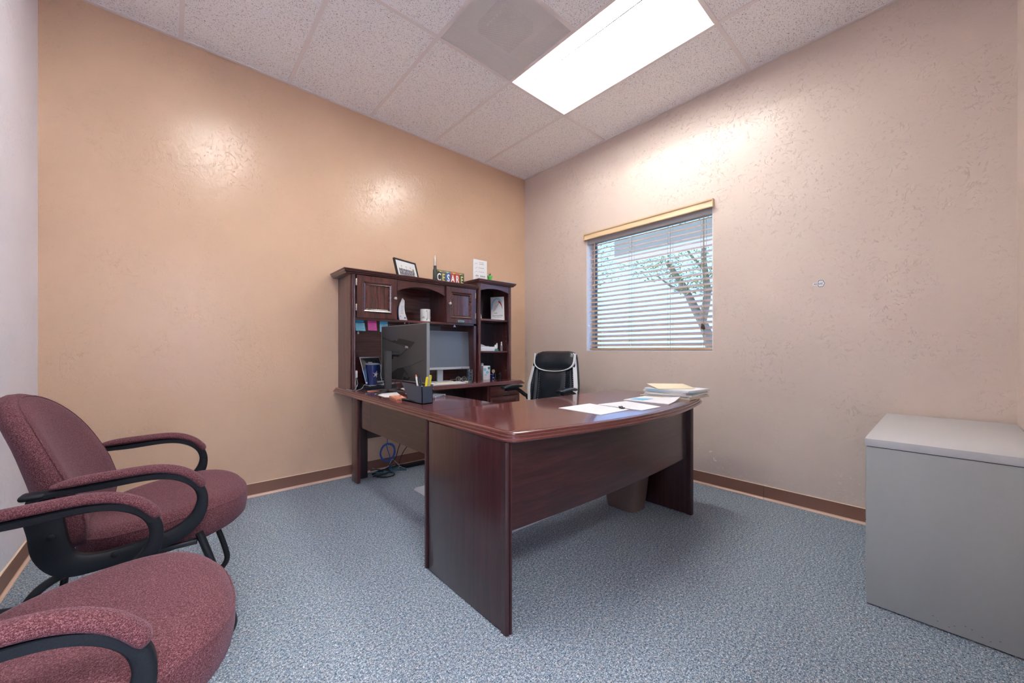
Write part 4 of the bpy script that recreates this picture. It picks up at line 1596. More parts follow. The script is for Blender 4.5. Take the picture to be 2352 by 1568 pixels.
# ---- tumbler
tc = (-1.930, -.322, .7652)
t = thing('tumbler', 'navy blue insulated tumbler with a white star and clear lid', 'cup', tc)
bm = B()
lathe(bm, [(0, 0), (.030, 0), (.0335, .003), (.036, .04), (.044, .115), (.0485, .158), (.0485, .162), (.045, .162), (.0, .158)], tc, 32)
cup = obj('body', bm, 'navy', t)
bm = B(); lathe(bm, [(.0335, .0), (.0345, .0), (.0350, .006), (.0340, .006)], tc, 32)
obj('base_ring', bm, 'silver', cup)
bm = B()
lathe(bm, [(.0, .1605), (.047, .1605), (.0505, .162), (.0515, .168), (.050, .172), (.030, .174), (0, .174)], tc, 32)
cbox(bm, (tc[0] - .015, tc[1] + .005, tc[2] + .178), (.030, .016, .008), .002)
obj('lid', bm, 'monitor_edge', t, label='grey translucent lid')
bm = B()
c = Vector(tc)
tube(bm, [c + Vector(p) for p in cat_rom([(.050, -.012, .168), (.060, -.014, .150), (.061, -.016, .110), (.058, -.020, .075), (.066, -.030, .030), (.085, -.045, -.004)], 5)], .0017, 6)
obj('strap', bm, 'silver', t)
# star on the curved side, facing the camera
bm = B()
th0 = math.atan2(-.60, .20)
def cyl(a, h):
    r = .0365 + (h - .04) * .105 + .0006
    return c + Vector((r * math.cos(th0 + a / .042), r * math.sin(th0 + a / .042), h))
def star_pts(ro, ri_, cz_):
    out = []
    for k in range(10):
        r_ = ro if k % 2 == 0 else ri_
        out.append((r_ * math.sin(PI * k / 5 + .18), cz_ + r_ * math.cos(PI * k / 5 + .18)))
    return out
so, si = star_pts(.030, .0115, .088), star_pts(.019, .0073, .088)
for k in range(10):
    k2 = (k + 1) % 10
    vs = [bm.verts.new(cyl(*p)) for p in (so[k], so[k2], si[k2], si[k])]
    bm.faces.new(vs)
obj('star_print', bm, 'paper', cup, label='white outlined star')
bm = B()
sc2 = star_pts(.013, .005, .088)
cc = bm.verts.new(cyl(0, .088))
vv = [bm.verts.new(cyl(*p)) for p in sc2]
for k in range(10):
    bm.faces.new((cc, vv[k], vv[(k + 1) % 10]))
obj('star_centre', bm, 'paper', cup, label='white star centre')

# ---- pen organizer
t = thing('pen_organizer', 'dark slate plastic pen holder on the near edge of the return', 'pen holder', (-2.035, -1.23, ST))
bm = B()
x0, x1, y0, y1 = -2.062, -1.994, -1.350, -1.272
for (a, b, cc_, d) in ((x0, x0 + .004, y0, y1), (x1 - .004, x1, y0, y1), (x0, x1, y0, y0 + .004), (x0, x1, y1 - .004, y1)):
    box(bm, a, b, cc_, d, ST, .838)
box(bm, x0, x1, y0, y1, ST, ST + .005)
obj('pen_box', bm, 'organizer', t)
bm = B(); box(bm, x0, x1, y1, -1.105, ST, ST + .005); box(bm, x0, x0 + .003, y1, -1.105, ST, ST + .012)
obj('tray', bm, 'organizer', t)
bm = B(); prism(bm, [(y1, .748), (-1.198, .748), (-1.103, .846), (y1, .846)], 'x', x0, x0 + .004)
obj('side_wing', bm, 'organizer', t)
def pen(base, tip, r, mats, label, cat='pen', name='pen', cap=True, group=None):
    b_, e_ = Vector(base), Vector(tip)
    d_ = (e_ - b_)
    L_ = d_.length
    q = d_.to_track_quat('Z', 'Y').to_matrix().to_4x4()
    bm = B()
    lathe(bm, [(0, 0), (r * .4, 0), (r, L_ * .08), (r, L_ * .62), (r * 1.08, L_ * .62), (r * 1.08, L_ * .96), (r * .8, L_), (0, L_)], base, 10, 0, q)
    bm.faces.ensure_lookup_table()
    for f in bm.faces:
        if (f.calc_center_median() - b_).dot(d_) / L_ > L_ * .62:
            f.material_index = 1
    if cap:
        pm = Matrix.Translation(b_) @ q
        box(bm, r * .9, r * 1.6, -r * .25, r * .25, L_ * .66, L_ * .95, 0, 1, mat=pm)
    return solo(name, bm, mats, label, cat, group)
pen((-2.040, -1.300, .7465), (-2.046, -1.250, .898), .0042, ['paper', 'orange'], 'orange and white pen leaning furthest left in the pen holder')
pen((-2.050, -1.310, .7465), (-2.056, -1.275, .890), .0042, ['orange', 'paper'], 'white pen with an orange barrel, second from the left in the holder')
pen((-2.030, -1.318, .7465), (-2.038, -1.285, .893), .0040, ['silver', 'cable_black'], 'silver and black pen standing in the middle of the pen holder')
pen((-2.044, -1.326, .7465), (-2.057, -1.296, .884), .0040, ['paper', 'cable_black'], 'white pen with a black cap beside the silver pen in the holder')
pen((-2.020, -1.318, .7465), (-2.012, -1.346, .893), .0040, ['ivory', 'silver'], 'cream pen with a silver clip beside the yellow highlighters')
pen((-2.012, -1.312, .7465), (-2.003, -1.340, .898), .0072, ['yellow', 'yellow'], 'taller yellow highlighter at the right of the pen holder', 'highlighter', 'highlighter')
pen((-2.030, -1.318, .7465), (-2.022, -1.338, .889), .0072, ['yellow', 'yellow'], 'shorter yellow highlighter at the right of the pen holder', 'highlighter', 'highlighter')

# ---- papers, wallet, small devices on the return
def sheet(name, quad, z, th, mats, label, cat='paper', lines=0, curl=0.0, group=None, lw=.0006):
    """flat sheet or stack with the corners quad (x, y), ccw"""
    bm = B()
    r0 = [(x, y, z) for x, y in quad]; r1 = [(x, y, z + th) for x, y in quad]
    nq = 6
    a, b, c_, d = [Vector(q) for q in quad]
    for top in (0, 1):
        g = []
        for i in range(nq + 1):
            row = []
            for j in range(nq + 1):
                u, v = i / nq, j / nq
                p = (a.lerp(b, u)).lerp(d.lerp(c_, u), v)
                h = z + (th if top else 0) + curl * (u * v) ** 3
                row.append(bm.verts.new((p.x, p.y, h)))
            g.append(row)
        for i in range(nq):
            for j in range(nq):
                bm.faces.new((g[i][j], g[i + 1][j], g[i + 1][j + 1], g[i][j + 1]))
        if top: gt = g
        else: gb = g
    def rim(G):
        return [G[i][0] for i in range(nq)] + [G[nq][j] for j in range(nq)] + [G[nq - i][nq] for i in range(nq)] + [G[0][nq - j] for j in range(nq)]
    A_, B_ = rim(gb), rim(gt)
    for k in range(len(A_)):
        bm.faces.new((A_[k], A_[(k + 1) % len(A_)], B_[(k + 1) % len(A_)], B_[k]))
    rr = random.Random(len(label))
    for k in range(lines):
        v0 = .12 + .76 * k / max(1, lines - 1)
        u0, u1 = .1, .9 - .3 * rr.random()
        p0 = (a.lerp(b, u0)).lerp(d.lerp(c_, u0), v0); p1 = (a.lerp(b, u1)).lerp(d.lerp(c_, u1), v0)
        n_ = (d - a).normalized() * lw
        hh = lambda u, v: z + th + .0004 + curl * (u * v) ** 3
        vs = [bm.verts.new((p.x, p.y, h_)) for p, h_ in ((p0 - n_, hh(u0, v0)), (p1 - n_, hh(u1, v0)), (p1 + n_, hh(u1, v0)), (p0 + n_, hh(u0, v0)))]
        f = bm.faces.new(vs); f.material_index = 1
    mats = mats if isinstance(mats, list) else [mats, 'ink_grey']
    return solo(name, bm, mats, label, cat, group)
sheet('envelope', [(-2.080, -.905), (-2.000, -.985), (-1.905, -.700), (-2.060, -.690)], ST, .0022, ['paper', 'ink_grey'], 'white envelope under the foot of the black monitor', 'envelope', 3)
sheet('note_card', [(-2.045, -.530), (-1.965, -.545), (-1.945, -.495), (-2.030, -.480)], ST, .003, ['peach', 'ink_grey'], 'small peach coloured card beside the black monitor stand', 'card')
sheet('letter', [(-1.900, -1.010), (-1.780, -.990), (-1.760, -.800), (-1.890, -.800)], ST, .0015, ['paper', 'ink_grey'], 'white letter lying behind the pen holder', 'paper', 5)
t = thing('wallet', 'peach leather wallet with coins and cards next to the pen holder', 'wallet', (-2.06, -1.03, ST))
bm = B()
slab(bm, [(-2.092, -1.100), (-2.030, -1.100), (-2.000, -.960), (-2.070, -.945)], [(.001, ST), (0, ST + .004), (.0005, ST + .011), (.003, ST + .013)])
obj('body', bm, 'peach', t)
bm = B(); slab(bm, [(-2.085, -1.090), (-2.055, -1.092), (-2.045, -1.035), (-2.075, -1.030)], [(0, ST + .013), (0, ST + .0165), (.002, ST + .0175)])
obj('flap', bm, 'peach', t)
bm = B()
for x, y in ((-2.030, -1.010), (-2.022, -1.060)):
    lathe(bm, [(0, 0), (.008, 0), (.008, .0012), (0, .0014)], (x, y, ST + .0131), 12)
obj('snap', bm, 'seam_dark', t)
t = thing('port_hub', 'slim silver device with ports lying right of the pen holder', 'electronics', (-1.83, -1.10, ST))
bm = B(); box(bm, -.075, .060, -.040, .040, 0, .0135, .002)
bm.transform(RZ(R(30)))
obj('body', bm, 'silver', t, world=False)
bm = B()
for k in range(5):
    cbox(bm, (-.052 + .021 * k, -.0403, .007), (.011, .001, .005))
bm.transform(RZ(R(30)))
obj('port', bm, 'seam_dark', t, world=False)
# ---- planner stack and spectacles
sheet('planner', [(-1.440, -.395), (-1.110, -.395), (-1.100, -.262), (-1.420, -.262)], ST, .010, ['paper', 'ink_grey'], 'closed white planner under the spectacles', 'notebook', 5)
sheet('notepad', [(-1.385, -.360), (-1.190, -.375), (-1.180, -.285), (-1.370, -.275)], ST + .0102, .004, ['paper_cream', 'ink_grey'], 'cream notepad on top of the white planner', 'notepad', 4)
sheet('document', [(-1.800, -.620), (-1.580, -.640), (-1.540, -.450), (-1.760, -.430)], ST, .0015, ['paper', 'ink_grey'], 'printed page lying behind the black monitor on the return', 'paper', 6)
t = thing('spectacles', 'clear round spectacles lying on the white planner', 'glasses', (-1.215, -.335, ST + .0145))
for s in (-1, 1):
    bm = B()
    cx_ = -1.150 + s * .031 - .0
    pts = [(cx_ + .026 * math.cos(a), -.385 + .002 * math.sin(a), ST + .0145 + .024 + .022 * math.sin(a)) for a in [2 * PI * k / 20 for k in range(20)]]
    tube(bm, pts, .0011, 6, True)
    fr_ = obj('rim', bm, 'silver', t)
    bm = B(); vs = [bm.verts.new(p) for p in pts]; bm.faces.new(vs)
    obj('lens', bm, 'lens_clear', fr_)
    bm = B(); tube(bm, [(cx_ + s * .026, -.385, ST + .041), (cx_ + s * .026, -.30, ST + .034), (cx_ + s * .024, -.27, ST + .0165)], .0011, 6)
    obj('temple', bm, 'silver', t)
bm = B(); tube(bm, [(-1.155, -.385, ST + .043), (-1.150, -.386, ST + .045), (-1.145, -.385, ST + .043)], .001, 6)
obj('bridge', bm, 'silver', t)
# ---- clear glass and the items in the lower bay of the tower
gc = (-.997, -.300, ST)
bm = B(); lathe(bm, [(0, 0), (.031, 0), (.034, .118), (.0325, .118), (.0295, .006), (0, .006)], gc, 24)
for k in range(3):
    lathe(bm, [(.032 + .0007 * k, .03 + .03 * k), (.0335 + .0007 * k, .032 + .03 * k), (.032 + .0008 * k, .034 + .03 * k)], gc, 24)
solo('drinking_glass', bm, 'clear', 'clear drinking glass standing right of the grey monitor', 'glass')
bm = B(); box(bm, -1.075, -1.040, -.34, -.315, ST, ST + .013, .002)
solo('eraser', bm, 'ivory', 'small beige eraser left of the clear drinking glass', 'eraser')
t = thing('tissue_box', 'white and teal tissue box in the lowest bay of the shelf tower', 'box', (-.715, -.15, ST))
bm = B(); box(bm, -.765, -.678, -.205, -.118, ST, .880, .0015)
tb = obj('body', bm, 'paper', t)
bm = B()
for x, z, w_, h_ in ((-.745, .845, .030, .022), (-.715, .815, .030, .022), (-.695, .860, .022, .018), (-.735, .790, .022, .014)):
    n = 12
    vs = [bm.verts.new((max(-.764, min(-.679, x + w_ / 1.6 * math.cos(2 * PI * k / n) * (1 + .2 * math.sin(3 * k)))), -.2054, min(.879, z + h_ / 1.4 * math.sin(2 * PI * k / n)))) for k in range(n)]
    bm.faces.new(vs)
obj('teal_print', bm, 'note_blue', tb, label='pale teal cloud print')
bm = B()
prism(bm, [(-.708, .868), (-.684, .868), (-.684, .850), (-.696, .842), (-.708, .850)], 'y', -.2062, -.2056)
obj('badge_print', bm, 'teal', tb)
bm = B()
cushion(bm, superell(.018, .022, 2, 14), [(.001, 0), (1, .0), (.7, .012), (.9, .022), (.3, .030), (.001, .028)], lambda a, b, w_: (-.748 + a, -.16 + b, .880 + w_))
obj('tissue', bm, 'paper', t)
bm = B(); lathe(bm, [(0, 0), (.018, 0), (.021, .050), (.022, .052), (.019, .052), (.017, .006), (0, .006)], (-.622, -.170, ST), 20)
bm.faces.ensure_lookup_table()
for f in bm.faces:
    if f.calc_center_median().z > ST + .049: f.material_index = 1
t = solo('small_cup', bm, ['navy', 'paper'], 'small blue cup with a white rim beside the tissue box', 'cup')
bm = B(); box(bm, -.634, -.613, -.1915, -.1905, ST + .014, ST + .018)
obj('cup_print', bm, 'paper', t)
bm = B()
lathe(bm, [(0, 0), (.018, 0), (.018, .004), (0, .004)], (-.585, -.140, ST), 16)
tube(bm, [(-.585, -.140, ST + .002), (-.585, -.140, ST + .065)], .002, 8)
lathe(bm, [(0, -.004), (.019, -.004), (.0205, 0), (.019, .004), (0, .004)], (-.585, -.140, ST + .078), 20, 0, RX(PI / 2))
solo('round_ornament', bm, 'ivory', 'cream disc ornament on a thin stem in the lowest bay of the tower', 'ornament')
bm = B(); lathe(bm, [(0, 0), (.022, 0), (.024, .02), (.016, .040), (.018, .062), (.014, .062), (.010, .040), (0, .03)], (-.535, -.110, ST), 18)
solo('dark_jar', bm, 'screen', 'dark little jar at the back corner of the lowest tower bay', 'jar')
bm = B(); lathe(bm, [(0, 0), (.016, 0), (.017, .05), (.010, .058), (.010, .07), (0, .07)], (-.548, -.205, ST), 16)
solo('black_bottle', bm, 'black_plastic', 'small black bottle at the right end of the lowest tower bay', 'bottle')
# ---- middle shelf of the tower
S1 = 1.0305
bm = B(); box(bm, -.862, -.655, -.250, -.06, S1, S1 + .042, .002)
solo('flat_white_box', bm, 'paper', 'flat white box on the middle shelf of the tower', 'box')
bm = B()
rings = []
for j in range(9):
    u = j / 8
    w_ = .085 * (1 - .25 * u)
    rings.append([Vector((-.862 + .155 * u + .0 * k, -.235 + .02 * k, S1 + .0425 + max(0, (.042 - .040 * u) * math.sin(PI * k / 7) ** .6 + .006 * math.sin(3 * k + 4 * u) * (1 if 0 < k < 7 else 0)))) for k in range(8)])
vg = [[bm.verts.new(p) for p in r] for r in rings]
for i in range(8):
    for k in range(7):
        bm.faces.new((vg[i][k], vg[i + 1][k], vg[i + 1][k + 1], vg[i][k + 1]))
bot = [[bm.verts.new((v.co.x, v.co.y, S1 + .0422)) for v in (r[0], r[-1])] for r in vg]
solo('cloth', bm, 'white_plastic', 'folded white cloth on top of the flat white box in the tower', 'cloth', smooth=R(70))
bm = B()
lathe(bm, [(0, 0), (.026, 0), (.027, .006), (.020, .020), (.012, .024), (0, .024)], (-.590, -.190, S1), 18)
t = solo('hand_ornament', bm, 'teal', 'white folded-hands ornament on a teal base, middle shelf of the tower', 'ornament')
bm = B()
for s, hgt in ((-.012, .060), (.006, .078)):
    cushion(bm, superell(.013, .011, 2, 14), [(.001, .018), (.7, .018), (1, .035), (.95, .05), (.55, hgt), (.001, hgt + .006)], lambda a, b, w_, s=s: (-.590 + s + a + (w_ - .02) * .1, -.190 + b, S1 + w_))
obj('hands', bm, 'white_gloss', t, label='white folded hands')
t = thing('spray_bottle', 'small clear spray bottle with a white cap, middle shelf of the tower', 'bottle', (-.530, -.205, S1))
bm = B(); lathe(bm, [(0, 0), (.0125, 0), (.013, .003), (.013, .050), (.008, .056), (0, .056)], (-.530, -.205, S1), 16)
obj('body', bm, 'monitor_edge', t)
bm = B(); lathe(bm, [(0, .056), (.0085, .056), (.0085, .070), (.007, .072), (.007, .094), (0, .095)], (-.530, -.205, S1), 14)
obj('cap', bm, 'white_plastic', t)
# ---- top shelf of the tower
S2 = 1.3455
bm = B(); prism(bm, [(-.872, S2 + .170), (-.865, S2 + .174), (-.822, S2), (-.842, S2)], 'y', -.255, -.10)
solo('leaning_book', bm, 'paper', 'thin white book leaning on the left side of the top tower shelf', 'book')
t = thing('duct_calculator', 'white calculator card with red and teal arcs, top shelf of the tower', 'card', (-.548, -.18, S2))
A0 = Vector((-.592, -.110, S2)); A1 = Vector((-.522, -.245, S2))
ax_ = (A1 - A0); wd = ax_.length; ax_.normalize()
up_ = Vector((.05, .10, .99)).normalized()
nz_ = ax_.cross(up_).normalized()
def dp(a, b, c_=0.0):
    return A0 + ax_ * a + up_ * b + nz_ * c_
hd = .250
bm = B(); skin(bm, [[dp(0, 0, c_), dp(wd, 0, c_), dp(wd, hd, c_), dp(0, hd, c_)] for c_ in (-.003, 0)])
card = obj('card', bm, 'white_plastic', t)
def arcband(r0, r1, a0, a1, mat, name, cx_=.075, cz_=.125, taper=False):
    bm = B()
    n = 16
    pr_ = []
    for k in range(n + 1):
        a = a0 + (a1 - a0) * k / n
        rr0 = r0 + (r1 - r0) * (k / n * .8 if taper else 0)
        pr_.append((bm.verts.new(dp(cx_ + rr0 * math.cos(a) * .60, cz_ + rr0 * math.sin(a), .0006)), bm.verts.new(dp(cx_ + r1 * math.cos(a) * .60, cz_ + r1 * math.sin(a), .0006))))
    for k in range(n):
        bm.faces.new((pr_[k][0], pr_[k][1], pr_[k + 1][1], pr_[k + 1][0]))
    return obj(name, bm, mat, card)
arcband(.098, .116, R(38), R(185), 'note_blue', 'teal_arc')
arcband(.066, .094, R(72), R(-2), 'red', 'red_arc', taper=True)
bm = B()
dm = Matrix(((ax_.x, up_.x, nz_.x, 0), (ax_.y, up_.y, nz_.y, 0), (ax_.z, up_.z, nz_.z, 0), (0, 0, 0, 1)))
def dmat(a, b, rot=0.0):
    p = dp(a, b, .0008)
    return Matrix.Translation(p) @ dm @ RZ(rot)
text(bm, 'DUCTULATOR', .021, dmat(wd * .5, .050), 0, .0001, squeeze=.80, bold=.0005)
text(bm, 'TRANE', .014, dmat(wd * .36, .078), 0, .0001, squeeze=.8, bold=.0005)
for k, wl in enumerate((.060, .072, .066, .058, .040)):
    text(bm, 'l' * 1, .001, dmat(0.02, .02), 0, .0001)
    m_ = dmat(.070 - .006 * k, .165 - .014 * k, R(38))
    box(bm, -wl / 2, wl / 2, -.0016, .0016, 0, .0002, mat=m_)
box(bm, -.045, .045, -.001, .001, 0, .0002, mat=dmat(wd * .5, .034))
obj('print', bm, 'ink_grey', card)
# ---- open bay of the hutch
S3 = SB + .0006
bm = B()
poly = [(0, 0), (.073, 0), (.062, .030), (.049, .066), (.044, .090), (.042, .119), (.0435, .150), (.0437, .174), (.0255, .194), (.016, .178), (.009, .162), (.000, .140), (-.0055, .119), (-.009, .085), (-.009, .055), (-.005, .025)]
prism(bm, [(-1.650 + a, S3 + b) for a, b in poly], 'y', -.205, -.190, 0, .001)
t = solo('award_plaque', bm, 'paper', 'white crescent-shaped award standing in the open bay of the hutch', 'award')
bm = B()
for k in range(6):
    box(bm, -1.640, -1.618 + .003 * (k % 2), -.2062, -.2052, S3 + .062 + .012 * k, S3 + .064 + .012 * k)
lathe(bm, [(0, 0), (.008, 0), (.008, .001), (0, .001)], (-1.603, -.2052, S3 + .026), 10, 0, RX(PI / 2))
lathe(bm, [(0, 0), (.004, 0), (.004, .001), (0, .001)], (-1.642, -.2052, S3 + .038), 8, 0, RX(PI / 2))
obj('engraving', bm, 'ink_grey', t)
bm = B(); box(bm, -1.700, -1.632, -.165, -.135, S3, S3 + .125, .002)
solo('blue_book', bm, 'navy_book', 'dark blue book standing behind the white crescent award', 'book')
mc = (-1.402, -.190, S3)
t = thing('mug', 'white coffee mug with its handle turned forward in the hutch bay', 'mug', mc)
bm = B(); lathe(bm, [(0, 0), (.040, 0), (.044, .004), (.0445, .020), (.0425, .026), (.0445, .032), (.0445, .112), (.043, .114), (.041, .112), (.041, .010), (0, .008)], mc, 32)
mb = obj('body', bm, 'white_gloss', t)
bm = B()
th = math.atan2(-.93, -.20)
hv = Vector((math.cos(th), math.sin(th), 0))
path = [Vector(mc) + hv * r_ + Vector((0, 0, z)) for r_, z in cat_rom([(.042, .100, 0), (.062, .098, 0), (.074, .082, 0), (.074, .050, 0), (.062, .028, 0), (.042, .022, 0)], 5) for _ in (0,)] if False else []
for v in cat_rom([(.042, .098, 0), (.062, .097, 0), (.075, .082, 0), (.076, .050, 0), (.062, .027, 0), (.042, .020, 0)], 5):
    path.append(Vector(mc) + hv * v.x + Vector((0, 0, v.y)))
sweep(bm, path, [(.007 * math.cos(a), .0045 * math.sin(a)) for a in [2 * PI * k / 10 for k in range(10)]], up=(hv.y, -hv.x, 0))
obj('handle', bm, 'white_gloss', t)
bm = B()
for a0 in (-2.55, -.45):
    for k in range(3):
        p = Vector(mc) + Vector((.0450 * math.cos(a0 + .12 * k), .0450 * math.sin(a0 + .12 * k), .038 + .007 * (k % 2)))
        cbox(bm, p, (.004, .004, .007))
obj('mug_print', bm, 'ink_grey', mb)
# ---- sticky notes hanging under the cupboard
def note(x0, x1, z0, z1, mat, mat2, label, lines, skew=0.0, shade_h=.028):
    y = -.282
    t = thing('sticky_note', label, 'sticky note', ((x0 + x1) / 2, y, z0), 0)
    bm = B()
    r0 = []
    for k in range(7):
        z = z1 + (z0 - z1) * k / 6
        b_ = -.006 * (k / 6) ** 2
        r0.append(((x0 + skew * k / 6, y + b_, z), (x1 + skew * k / 6, y + b_, z)))
    vs = [[bm.verts.new(p) for p in r] for r in r0] 
    for k in range(6): bm.faces.new((vs[k][0], vs[k][1], vs[k + 1][1], vs[k + 1][0]))
    bmesh.ops.solidify(bm, geom=bm.faces[:], thickness=.0006)
    s_ = obj('sheet', bm, mat, t)
    if shade_h:
        bm = B(); box(bm, x0, x1, y - .0010, y - .0004, z1 - shade_h, z1 + .0)  # shadow under the cupboard put in as a darker strip
        obj('shaded_top', bm, mat2, s_)
    rr = random.Random(lines + 3)
    bm = B()
    zt = z1 - shade_h - .008; n = lines
    for k in range(n):
        z = zt - (zt - z0 - .006) * k / max(1, n - 1)
        kk_ = (z1 - z) / (z1 - z0)
        a = x0 + .006 + skew * kk_ + .006 * rr.random()
        e = x1 - .006 + skew * kk_ - .018 * rr.random()
        pts = []
        m_ = 16
        for i in range(m_ + 1):
            pts.append((a + (e - a) * i / m_, y - .006 * kk_ ** 2 - .0010, z + .0028 * math.sin(i * 2.3 + k) * (.5 + rr.random())))
        tube(bm, pts, .0006, 4)
    obj('handwriting', bm, 'ink', s_)
    return t
note(-2.047, -1.975, 1.186, 1.249, 'note_blue', 'note_blue', 'light blue sticky note with five handwritten lines, leftmost under the cupboard', 5, .006, 0)
bm = B(); box(bm, -2.050, -1.982, -.2835, -.2825, 1.2525, 1.2675)
solo('sticky_strip', bm, 'note_blue_dark', 'narrow dark blue sticky strip above the leftmost light blue note', 'sticky note')
note(-1.951, -1.882, 1.192, 1.2675, 'note_pink', 'note_pink_shade', 'pink sticky note between the two light blue notes', 5, .003, .017)
note(-1.856, -1.789, 1.184, 1.2675, 'note_blue', 'note_blue_dark', 'light blue sticky note with a shadow-darkened top, right of the pink note', 3, .000, .020)
bm = B(); box(bm, -1.940, -1.926, -.0325, -.0305, 1.172, 1.192)
solo('note_tab', bm, 'paper', 'tiny white tab on the back panel below the pink note', 'tab')
note(-1.838, -1.800, 1.096, 1.156, 'paper', 'paper', 'narrow white handwritten note beside the top of the black monitor', 3, .004, 0)

# ---- on top of the hutch
HT = 1.6486
t = thing('picture_frame', 'black framed group photograph leaning on top of the hutch', 'picture frame', (-1.545, -.17, HT))
af = R(20)
fx_ = Vector((math.cos(af), math.sin(af), 0)); fb_ = Vector((-math.sin(af), math.cos(af), 0))
fu = (Vector((0, 0, 1)) * math.cos(R(17)) + fb_ * math.sin(R(17))).normalized()
fn = fx_.cross(fu).normalized()
FO = Vector((-1.672, -.225, HT + .002))
def fp(a, b, c_=0.0): return FO + fx_ * a + fu * b + fn * c_
FW, FH = .262, .178
def fquad(bm, a0, a1, b0, b1, c0, c1, mi=0):
    skin(bm, [[fp(a0, b0, c_), fp(a1, b0, c_), fp(a1, b1, c_), fp(a0, b1, c_)] for c_ in (c0, c1)], mi=mi)
bm = B()
e = .011
fquad(bm, 0, FW, 0, e, -.016, .002); fquad(bm, 0, FW, FH - e, FH, -.016, .002); fquad(bm, 0, e, e, FH - e, -.016, .002); fquad(bm, FW - e, FW, e, FH - e, -.016, .002)
obj('frame', bm, 'plate_black', t)
bm = B(); fquad(bm, e, FW - e, e, FH - e, -.014, -.006)
mt = obj('picture_mat', bm, 'paper', t, label='white mat')
bm = B(); fquad(bm, .038, FW - .038, .034, FH - .040, -.006, -.0052)
ph = obj('photograph', bm, 'ink_grey', mt, label='photograph of a crowd under palms')
bm = B(); fquad(bm, .038, FW - .038, .094, FH - .040, -.0052, -.0048)
obj('photo_sky', bm, 'paper', mt)
for k in range(64):
    pass
bm = B()
rr = random.Random(5)
for k in range(150):
    a = .042 + (FW - .086) * rr.random(); b_ = .046 + .044 * rr.random()
    fquad(bm, a, a + .0035, b_, b_ + .0045, -.0051, -.0047, rr.choice((0, 1, 1)))
for a in (.075, .130, .182):
    fquad(bm, a, a + .0016, .090, .118, -.0047, -.0044, 2)
    for q in range(5):
        fquad(bm, a - .006 + .003 * q, a - .004 + .003 * q, .114 + .003 * (q % 2), .120 + .004 * (q % 2), -.0047, -.0044, 2)
fquad(bm, .205, .222, .088, .112, -.0047, -.0044, 2)
obj('photo_crowd', bm, ['paper', 'ink', 'leaf'], mt)
bm = B(); skin(bm, [[fp(.11, .09, -.016), fp(.15, .09, -.016), fp(.15, .0, -.070), fp(.11, .0, -.070)], [fp(.11, .09, -.019), fp(.15, .09, -.019), fp(.15, .0, -.073), fp(.11, .0, -.073)]])
obj('easel_back', bm, 'plate_black', t)
# large cartridge ornament
t = thing('cartridge_ornament', 'tall upright dummy cartridge with a silver tip on top of the hutch', 'ornament', (-1.345, -.262, HT))
cc = (-1.345, -.262, HT)
bm = B(); lathe(bm, [(0, 0), (.020, 0), (.020, .005), (.017, .007), (.017, .010), (.0198, .013), (.0190, .096), (.0135, .112), (.0130, .136), (0, .136)], cc, 24)
obj('case', bm, 'shell_green', t)
bm = B(); lathe(bm, [(0, .136), (.0123, .136), (.0128, .150), (.0115, .175), (.0085, .200), (.004, .222), (.0018, .229), (0, .230)], cc, 24)
obj('tip', bm, 'nickel', t, label='silver pointed tip')
# name sign made of painted plates
t = thing('name_sign', 'sign made of painted plate letters spelling CESARE on the hutch', 'sign', (-1.165, -.235, HT))
sx0, sx1, sy, sz0, sz1 = -1.315, -1.020, -.240, HT, HT + .112
bm = B(); box(bm, sx0, sx1, sy, sy + .018, sz0, sz1, .0015)
bd = obj('board', bm, 'plate_black', t)
cols = [('plate_black', 'paper'), ('plate_grey', 'plate_yellow'), ('plate_blue', 'paper'), ('red', 'paper'), ('red', 'paper'), ('plate_green', 'plate_yellow')]
ws = [.040, .054, .047, .050, .050, .048]
x = sx0 + .002
for (ch, (bg, fg), w_) in zip('CESARE', cols, ws):
    bm = B(); box(bm, x + .0006, x + w_ - .0006, sy - .0025, sy, sz0 + .003, sz1 - .003, .0008)
    pl = obj('letter_plate', bm, bg, bd)
    bm = B(); text(bm, ch, .094, FY(x + w_ / 2, sy - .0028, (sz0 + sz1) / 2 - .012), 0, .0008, squeeze=.62, bold=.0022)
    obj('letter', bm, fg, bd)
    x += w_
bm = B()
for k in range(24):
    x = sx0 + .006 + .0118 * k
    box(bm, x, x + .006 + .003 * math.sin(k), sy - .0034, sy - .0024, sz1 - .016 + .003 * math.sin(k * 2.1), sz1 - .006)
obj('plate_rim_wear', bm, ['plate_yellow'], bd)
# crumpled peach and white note at the left end
bm = B()
v = [bm.verts.new(p) for p in ((-2.020, -.290, HT), (-1.930, -.310, HT + .001), (-1.900, -.215, HT + .002), (-1.975, -.180, HT + .022), (-1.955, -.250, HT + .016), (-1.990, -.235, HT + .020))]
bm.faces.new((v[0], v[1], v[4], v[5])); bm.faces.new((v[1], v[2], v[4])); bm.faces.new((v[2], v[3], v[5], v[4])); bm.faces.new((v[0], v[5], v[3]))
for f in bm.faces: f.material_index = 0
bm.faces.ensure_lookup_table(); bm.faces[3].material_index = 1
bmesh.ops.solidify(bm, geom=bm.faces[:], thickness=.001)
solo('folded_note', bm, ['paper', 'peach'], 'half-folded cream note lying on the left end of the hutch', 'paper')
